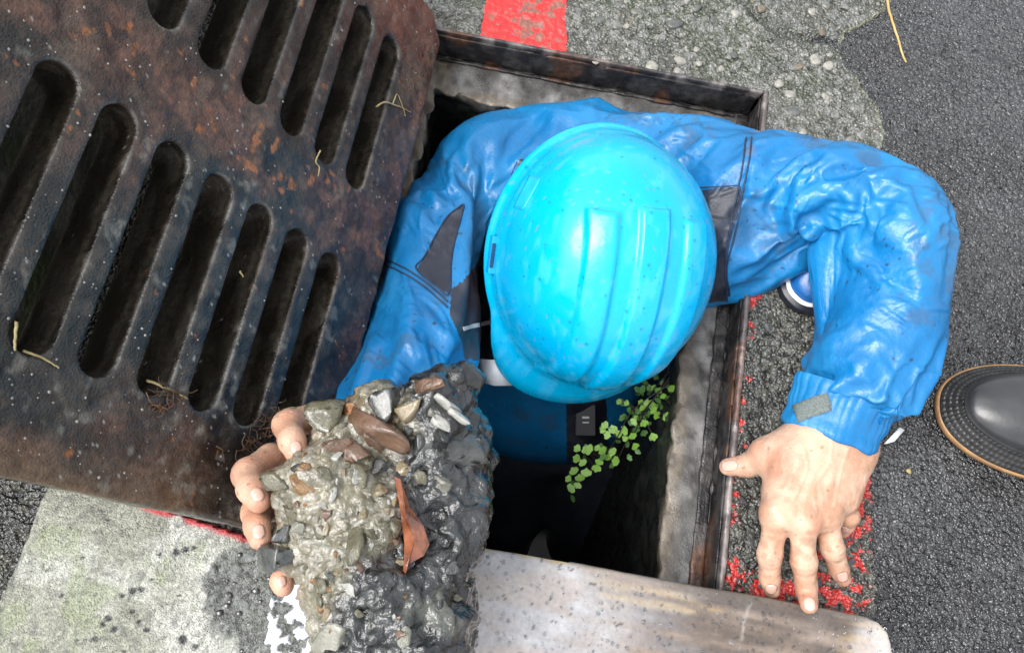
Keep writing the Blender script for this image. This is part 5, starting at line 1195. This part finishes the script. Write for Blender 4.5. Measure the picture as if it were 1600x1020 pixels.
FR = [([(1046, 600), (990, 640), (960, 690), (930, 730), (890, 768)], (-.055, -.17), [(892, 763, 9), (889, 748, 8), (903, 757, 8), (906, 747, 9), (916, 739, 10), (897, 736, 9), (902, 717, 10), (920, 705, 7), (903, 701, 9), (916, 703, 9), (922, 701, 9), (932, 730, 10), (936, 722, 8), (911, 723, 8)]),
      ([(1046, 595), (1000, 650), (965, 718)], (-.055, -.14), [(942, 704, 9), (957, 706, 9), (952, 714, 9), (963, 720, 10), (934, 700, 7)]),
      ([(1046, 590), (1010, 640), (985, 690)], (-.055, -.12), [(946, 665, 9), (957, 671, 9), (943, 672, 8), (950, 680, 9), (961, 672, 8), (976, 672, 9), (989, 682, 9), (978, 684, 8), (992, 696, 9), (968, 678, 8)]),
      ([(1046, 580), (1020, 610), (1000, 645)], (-.055, -.11), [(995, 652, 7), (1006, 660, 9), (991, 658, 8), (1010, 630, 9), (1004, 636, 8), (1017, 632, 9), (1021, 640, 8), (1025, 648, 9), (1041, 650, 9), (1045, 660, 8), (1020, 681, 10), (1002, 628, 7), (968, 628, 7), (980, 630, 7)]),
      ([(1046, 570), (1040, 590), (1030, 610)], (-.055, -.09), [(1030, 611, 8), (1049, 606, 8), (1045, 682, 8), (1036, 618, 7), (1022, 606, 7), (1053, 640, 7)])]
for pl, (za, zb), lv_ in FR:
    pts = np.array([P(a, b, za + (zb - za) * i / (len(pl) - 1)) for i, (a, b) in enumerate(pl)]); sp_ = spline(pts, 6)
    link('stem', mesh_np('stem', *tube_np(sp_, .0007, 5)), m_stem, fern)
    pxs, _ = proj(sp_); pet = []
    for a, b, s_ in lv_:
        i = int(np.argmin(np.hypot(pxs[:, 0] - a, pxs[:, 1] - b))); zl_ = sp_[i][2] + .006; c_ = P(a, b, zl_); sc = ((CAM - c_) @ RC[:, 2]) / F_PX * s_ * 1.15
        o = bpy.data.objects.new('leaf', LEAF[rng.integers(0, 4)]); COL.objects.link(o); o.parent = fern; o.matrix_parent_inverse = wmat(fern).inverted()
        n = nrm(RC[:, 2] + rng.normal(size=3) * .25 + np.array([0, 0, .3])); away = nrm(c_ - sp_[i] + rng.normal(size=3) * .003); away = nrm(away - n * (away @ n)); M = np.eye(4); M[:3, 1] = away * sc * 1.25; M[:3, 0] = np.cross(away, n) * sc * 1.1; M[:3, 2] = n * sc; M[:3, 3] = c_ - away * sc * .5; pet.append(tube_np(np.array([sp_[i], (sp_[i] + c_ - away * sc * .5) / 2 + (0, 0, .002), c_ - away * sc * .45]), .0004, 4)); o.matrix_basis = Matrix(M.tolist())
    pv_, pq_ = merge(pet); link('stem', mesh_np('stem', pv_, pq_), m_stem, fern)
    for _ in range(14):
        i = rng.integers(2, len(sp_)); c_ = sp_[i] + rng.normal(size=3) * (.012, .012, .01) - (0, 0, .03); n = nrm(RC[:, 2] + rng.normal(size=3) * .5); d = nrm(np.cross(n, rng.normal(size=3))); sc = .006 + .003 * rng.random()
        o = bpy.data.objects.new('leaf', LEAF_SHADED[rng.integers(0, 4)]); COL.objects.link(o); o.parent = fern; o.matrix_parent_inverse = wmat(fern).inverted(); M = np.eye(4); M[:3, 1] = d * sc; M[:3, 0] = np.cross(d, n) * sc; M[:3, 2] = n * sc; M[:3, 3] = c_; o.matrix_basis = Matrix(M.tolist())

# ------------------------------------------------------------------ footwear at the edge of the scene
def footwear(name, toe, heel, W, H, label, cat, mats, fox_h, sole_t, tread, shaft=True, welt=.0018):
    """a boot or shoe from its last: sole slab, ribbed band, upper"""
    BI = .016 if tread else .0045
    toe, heel = np.array(toe), np.array(heel); ax = nrm(np.r_[heel[:2] - toe[:2], 0]); sx = np.array([-ax[1], ax[0], 0]); L = np.linalg.norm(heel[:2] - toe[:2]); g = np.r_[toe[:2], toe[2]]
    root = empty(name, g + ax * L / 2, label, cat); n = 1100 if tread else 260; th = np.linspace(0, 2 * np.pi, n, endpoint=False)
    u = (1 - np.cos(th)) / 2; hw = W / 2 * np.power(np.clip(np.sin(np.pi * np.clip(u, 0, 1) ** .80), 0, 1), .52) * (1 - .13 * sstep(.35, .6, u) * (1 - sstep(.75, 1, u) * .3)); sg = np.where(th < np.pi, 1, -1)
    out = np.c_[u * L, sg * hw]; cenl = np.array([L * .42, 0])
    def ring(off, z): 
        t = np.roll(out, -1, 0) - np.roll(out, 1, 0); nn = np.c_[t[:, 1], -t[:, 0]]; nn /= np.linalg.norm(nn, axis=1, keepdims=True) + 1e-9
        s_ = np.sign(((out - cenl) * nn).sum(1)); q = out + nn * (s_ * off)[:, None]; return g + q[:, :1] * ax + q[:, 1:] * sx + np.array([0, 0, 1.0]) * z
    def loft(nm, rings, mat, disp=None, cap_=True):
        V = np.concatenate(rings); m = len(rings); i = np.arange(m - 1)[:, None] * n; j = np.arange(n)[None]; j2 = (j + 1) % n; Q = np.stack([i + j, i + j2, i + n + j2, i + n + j], -1).reshape(-1, 4)
        if cap_:
            V = np.r_[V, rings[-1].mean(0)[None], rings[0].mean(0)[None]]; c1, c0 = len(V) - 2, len(V) - 1; jj = np.arange(0, n, 1); Q = np.r_[Q, np.stack([(m - 1) * n + jj, (m - 1) * n + (jj + 1) % n, np.full(n, c1), np.full(n, c1)], 1), np.stack([(jj + 1) % n, jj, np.full(n, c0), np.full(n, c0)], 1)]
        T_ = [tuple(f) if f[2] != f[3] else tuple(f[:3]) for f in Q.tolist()]
        me = bpy.data.meshes.new(nm); me.from_pydata(V.tolist(), [], T_); me.polygons.foreach_set('use_smooth', np.ones(len(me.polygons), bool)); me.update()
        if disp is not None: pass
        return link(nm, me, mat, root)
    loft('sole', [ring(welt - .002, .0005), ring(welt, .002), ring(welt, sole_t - .0015), ring(welt - .0012, sole_t)], mats[0])
    m = 26; rings = []; s_arc = np.r_[0, np.cumsum(np.linalg.norm(np.diff(out, axis=0), axis=1))]
    for k in range(m):
        t = k / (m - 1); b_ = np.abs(np.sin(s_arc / tread * np.pi)) * np.abs(np.sin(t * np.pi * 4.0)) if tread else 0 * s_arc
        r_ = ring(0, sole_t + fox_h * t ** 1.1); q = ring(-BI * t, sole_t + fox_h * t ** 1.1); rings.append(q + (np.c_[0 * b_, 0 * b_, b_] * .0018 * (0 < k < m - 1)))
    loft('ribbed_band' if tread else 'sole_edge', rings, mats[1])
    # upper: domed over the toes, rising to the ankle
    rings = [ring(-BI + .001, sole_t + fox_h - .001), ring(-BI + .0015, sole_t + fox_h + .0025), ring(-BI + .0003, sole_t + fox_h + .0035)]
    base = ring(-BI, 0); cz = g + ax * L * .45
    for k in range(1, 22):
        t = k / 21; sh = np.cos(t * np.pi / 2) ** .75; q = (base - cz) * sh + cz; along = np.clip(((q - g) @ ax) / L, 0, 1)
        zz = sole_t + fox_h + .003 + (H * (.62 + .75 * along) - fox_h) * np.sin(t * np.pi / 2) ** .85; q[:, 2] = g[2] + zz; rings.append(q)
    o = loft('upper', rings, mats[2])
    if shaft:
        v = Vol(g + ax * L * .35 + (-.12, -.12, .0), g + ax * L * .85 + (.12, .12, .34), .006); a = g + ax * L * .70 + (0, 0, H * .8); v.cap(a, a + ax * .02 + (0, 0, .22), .048, .056, .01, flat=(sx, .9)); v.cut(a + np.array([0, 0, .2]), (0, 0, 1)); Vv, Qq = v.mesh()
        link('shaft', mesh_np('shaft', Vv, Qq), mats[2], root)
    return root
m_tan = flat_mat('tan rubber sole', (.30, .17, .075), rough=.45, var=.25, vscale=60)
m_rub = flat_mat('black wet rubber', (.022, .023, .025), rough=.30, bump=.12, bscale=140, col2=(.045, .047, .05), vscale=25, coat=.15, coat_rough=.2)
m_rub2 = flat_mat('black textured rubber', (.014, .014, .015), rough=.36, col2=(.03, .03, .03), vscale=90)
tb, hb = P(1468, 632, .006), P(1880, 706, .006); tb[2] = hb[2] = -.003; hb = tb + nrm(hb - tb) * .285
footwear('rubber_boot', tb, hb, .128, .060, 'black wet rubber boot with tan sole edge standing on the asphalt', 'boot', (m_tan, m_rub2, m_rub), .020, .009, .0062)
m_bsh = flat_mat('blue shoe upper', (.010, .11, .34), rough=.34, var=.15, vscale=60, coat=.2, bump=.3, bscale=160)
m_wh = flat_mat('white shoe rim', (.78, .79, .80), rough=.4, var=.06); m_dks = flat_mat('dark shoe sole', (.012, .014, .022), rough=.35)
ts, hs_ = P(1234, 474, .0), P(1420, 290, .0); ts[2] = hs_[2] = .002; hs_ = ts + nrm(hs_ - ts) * .16
footwear('shoe', ts, hs_, .078, .034, 'blue shoe toe with a white rim under the raised arm', 'shoe', (m_dks, m_wh, m_bsh), .004, .012, 0, shaft=False, welt=.007)

# ------------------------------------------------------------------ small litter
m_straw = flat_mat('dry straw', (.36, .29, .14), rough=.55, var=.3, vscale=200); m_straw2 = flat_mat('reddish needle', (.16, .06, .03), rough=.5, var=.3, vscale=200)
m_twig = flat_mat('yellow brown stalk', (.40, .27, .09), rough=.45, col2=(.50, .36, .14), vscale=30, coat=.2)
GN = GM[:, 2]
def on_grate(px, py, lift=.0015):
    d = ray(px, py); t = (GN @ (np.array([GX, 0, GZ]) - CAM)) / (GN @ d); return CAM + t * d + GN * lift
def straw(name, pts, r, mat, label, cat, group, fn, lift=None):
    q = [fn(*p) for p in pts]; s_ = spline(np.array(q), 6); s_ = s_ + rng.normal(size=s_.shape) * .0002
    rad = r * np.linspace(1, .6, len(s_)); return link(name, mesh_np(name, *tube_np(s_, rad, 6)), mat, None, label, cat, group)
gl = 'dry straws on the grate'
straw('straw', [(586, 167), (600, 160), (612, 164), (625, 168), (640, 176)], .0011, m_straw, 'pale frayed straw lying across the uppermost right slot of the grate', 'straw', gl, on_grate)
straw('straw', [(612, 164), (618, 148), (624, 158), (632, 182)], .0008, m_straw, 'thin bent pale straw tangled over the frayed straw on the grate', 'straw', gl, on_grate)
straw('straw', [(499, 236), (492, 252), (497, 262), (495, 276)], .0009, m_straw, 'kinked pale straw on the rusty band of the grate', 'straw', gl, on_grate)
straw('straw', [(24, 502), (22, 525), (20, 548)], .0013, m_straw, 'short greenish straw near the left edge of the grate', 'straw', gl, on_grate)
straw('straw', [(34, 548), (62, 558), (90, 574)], .0010, m_straw, 'straw lying at the foot of the second slot from the left', 'straw', gl, on_grate)
straw('straw', [(228, 594), (258, 606), (290, 622)], .0011, m_straw, 'pale straw bridging the lower end of a slot of the grate', 'straw', gl, on_grate)
straw('straw', [(440, 640), (465, 636), (500, 640)], .0012, m_straw, 'pale straw just above the uppermost fingertip', 'straw', gl, on_grate)
straw('straw', [(373, 424), (378, 432)], .0010, m_straw, 'tiny pale straw between two slots in the middle of the grate', 'straw', gl, on_grate)
straw('twig', [(1384, -20), (1390, 20), (1402, 58), (1411, 88), (1416, 98)], .0019, m_twig, 'yellow brown stalk lying on the asphalt near the cracked concrete', 'twig', None, lambda a, b: P(a, b, .0012))
import bmesh
o = place_stone('pebble', *P(1421, 735)[:2], -.0005, .0042, STONES[8], None); o['label'] = 'small yellowish pebble on the asphalt between hand and boot'; o['category'] = 'pebble'
pm = rough_stone(990); pm.materials.append(flat_mat('yellow pebble', (.42, .32, .14), rough=.35, bump=.2, bscale=8, vscale=2)); o.data = pm
parts = []
for cx, cy, n_, sx_, sy_ in ((430, 668, 55, 32, 26), (262, 612, 22, 24, 10), (440, 650, 14, 30, 8), (395, 690, 20, 26, 22), (250, 640, 14, 16, 14), (380, 720, 10, 40, 30)):
    for _ in range(n_):
        a, b = rng.normal(cx, sx_ * .5), rng.normal(cy, sy_ * .5); an = rng.uniform(0, 6.3); L = rng.uniform(8, 26)
        pts = [on_grate(a, b, rng.uniform(.0005, .004)), on_grate(a + L * .5 * math.cos(an) + rng.normal() * 3, b + L * .5 * math.sin(an) + rng.normal() * 3, rng.uniform(.001, .006)), on_grate(a + L * math.cos(an), b + L * math.sin(an), rng.uniform(.0005, .004))]
        parts.append(tube_np(spline(np.array(pts), 3), .00028 + .0004 * rng.random() ** 2, 4))
V, Q = merge(parts); link('root_litter', mesh_np('root_litter', V, Q), flat_mat('dark root litter', (.035, .022, .014), rough=.4, col2=(.14, .07, .035), vscale=25), grate, kind='stuff')

# water beads on the board, the helmet, the jacket
def beads(name, pts, nrms, rads, mat, parent, flat=.45, label=None):
    import bmesh
    bm = bmesh.new(); bmesh.ops.create_icosphere(bm, subdivisions=2, radius=1); bm.verts.ensure_lookup_table(); S = np.array([v.co[:] for v in bm.verts]); T_ = np.array([[v.index for v in f.verts] for f in bm.faces]); bm.free()
    Vs, Fs = [], []
    for i, (p, n, r) in enumerate(zip(pts, nrms, rads)):
        n = nrm(n); a = nrm(np.cross(n, (.3, .5, .8))); b = np.cross(n, a); an = rng.uniform(0, 6.3); a, b = a * math.cos(an) + b * math.sin(an), b * math.cos(an) - a * math.sin(an)
        Vs.append(p + r * (S[:, :1] * a * rng.uniform(.85, 1.25) + S[:, 1:2] * b + S[:, 2:] * n * flat)); Fs.append(T_ + len(S) * i)
    me = mesh_np(name, np.concatenate(Vs), np.concatenate(Fs)); return link(name, me, mat, parent, kind='stuff')
pts, rad = [], []
while len(pts) < 520:
    a, b = rng.uniform(735, 1395), rng.uniform(850, 1030); q = P(a, b, .0302)
    if polydist(q[:1], q[1:2], BT)[0][0] < .003 or not inpoly(q[:1], q[1:2], [tuple(x) for x in BT + BEND] + [(BEND[-1][0], -.62), (BT[0][0], -.62)])[0]: continue
    pts.append(q); rad.append(.0006 + .0016 * rng.random() ** 3)
beads('water_beads', pts, [(0, 0, 1)] * len(pts), rad, WATER, board_o, .5)
shb = BVHTree.FromPolygons([Vector(q) for q in (np.array([v.co[:] for v in shell.data.vertices]) @ HM.T + HC).tolist()], [tuple(p.vertices) for p in shell.data.polygons])
patch_on('sticker', [(803, 324), (828, 274), (846, 279), (818, 329)], flat_mat('faded sticker', (.015, .43, .76), rough=.35, var=.1), hat, .0005, bvh=shb)
pts, nn, rad = [], [], []
while len(pts) < 220:
    a, n = cast(rng.uniform(765, 1120), rng.uniform(200, 620), shb)
    if a is None: continue
    pts.append(a); nn.append(n); rad.append(.0005 + .0013 * rng.random() ** 3)
beads('water_beads', pts, nn, rad, WATER, hat, .45)
pts, rad = [], []
while len(pts) < 330:
    a, b = rng.uniform(0, 660), rng.uniform(0, 820); q = on_grate(a, b, .0); lo_ = (GX - q[0]) / ca; lb_ = q[1]
    if not (.005 < lo_ < GW - .01 and GB0 + .008 < lb_ < GB1 - .01): continue
    sd_ = min(math.hypot(lo_ - .0795 - .0495 * k, lb_ - min(max(lb_, b0), b1)) - .0149 for k in range(7) for b0, b1 in ((-.172, -.005), (.103, .262)))
    if sd_ < .0015: continue
    pts.append(q); rad.append(.0004 + .0008 * rng.random() ** 2)
beads('pale_grit', pts, [GN] * len(pts), rad, flat_mat('pale wet grit', (.16, .155, .14), rough=.12, coat=.6, col2=(.36, .35, .32), vscale=60), grate, .6)
# puddle, its white sky reflection painted as pale colour, dark pebbles standing out
PUD2 = [P(*q, .013)[:2] for q in ((428, 926), (446, 904), (470, 906), (500, 900), (560, 910), (560, 1100), (400, 1100), (398, 1030), (412, 1005), (420, 985), (416, 955))]
m_pud = flat_mat('water with painted sky sheen', (.46, .48, .52), rough=.05, var=.06, vscale=40, bump=.05, bscale=60)
patch(min(q[0] for q in PUD2) - .01, max(q[0] for q in PUD2) + .01, min(q[1] for q in PUD2), max(q[1] for q in PUD2) + .01, .0013, [tuple(q) for q in PUD2], lambda x, y: (-.006 * sstep(.30, .36, worley2(*wig(x, y, .0035, 130), .011, 72)[2] * sstep(.62, .30, worley2(*wig(x, y, .0035, 130), .011, 72)[0]) + .25 * fbm(np.c_[x, y, 0 * x], 70, 2, 7)), 0), lambda x, y, h, a: np.tile((.6, .6, .6), (len(x), 1)), 'puddle', m_pud, z=.0152)
pts, rad = [], []
for _ in range(60):
    a, b = rng.uniform(330, 500), rng.uniform(860, 1030); q = P(a, b, .0132)
    if not inpoly(q[:1], q[1:2], PUD)[0]: continue
    pts.append(q); rad.append(.0008 + .0040 * rng.random() ** 3)
beads('wet_grit', pts, [(0, 0, 1)] * len(pts), rad, flat_mat('dark wet grit', (.02, .021, .022), rough=.12, coat=.5, bump=.2, bscale=300, col2=(.05, .05, .05), vscale=120), slab, .28)
print('script seconds', round(time.time() - T0, 1))
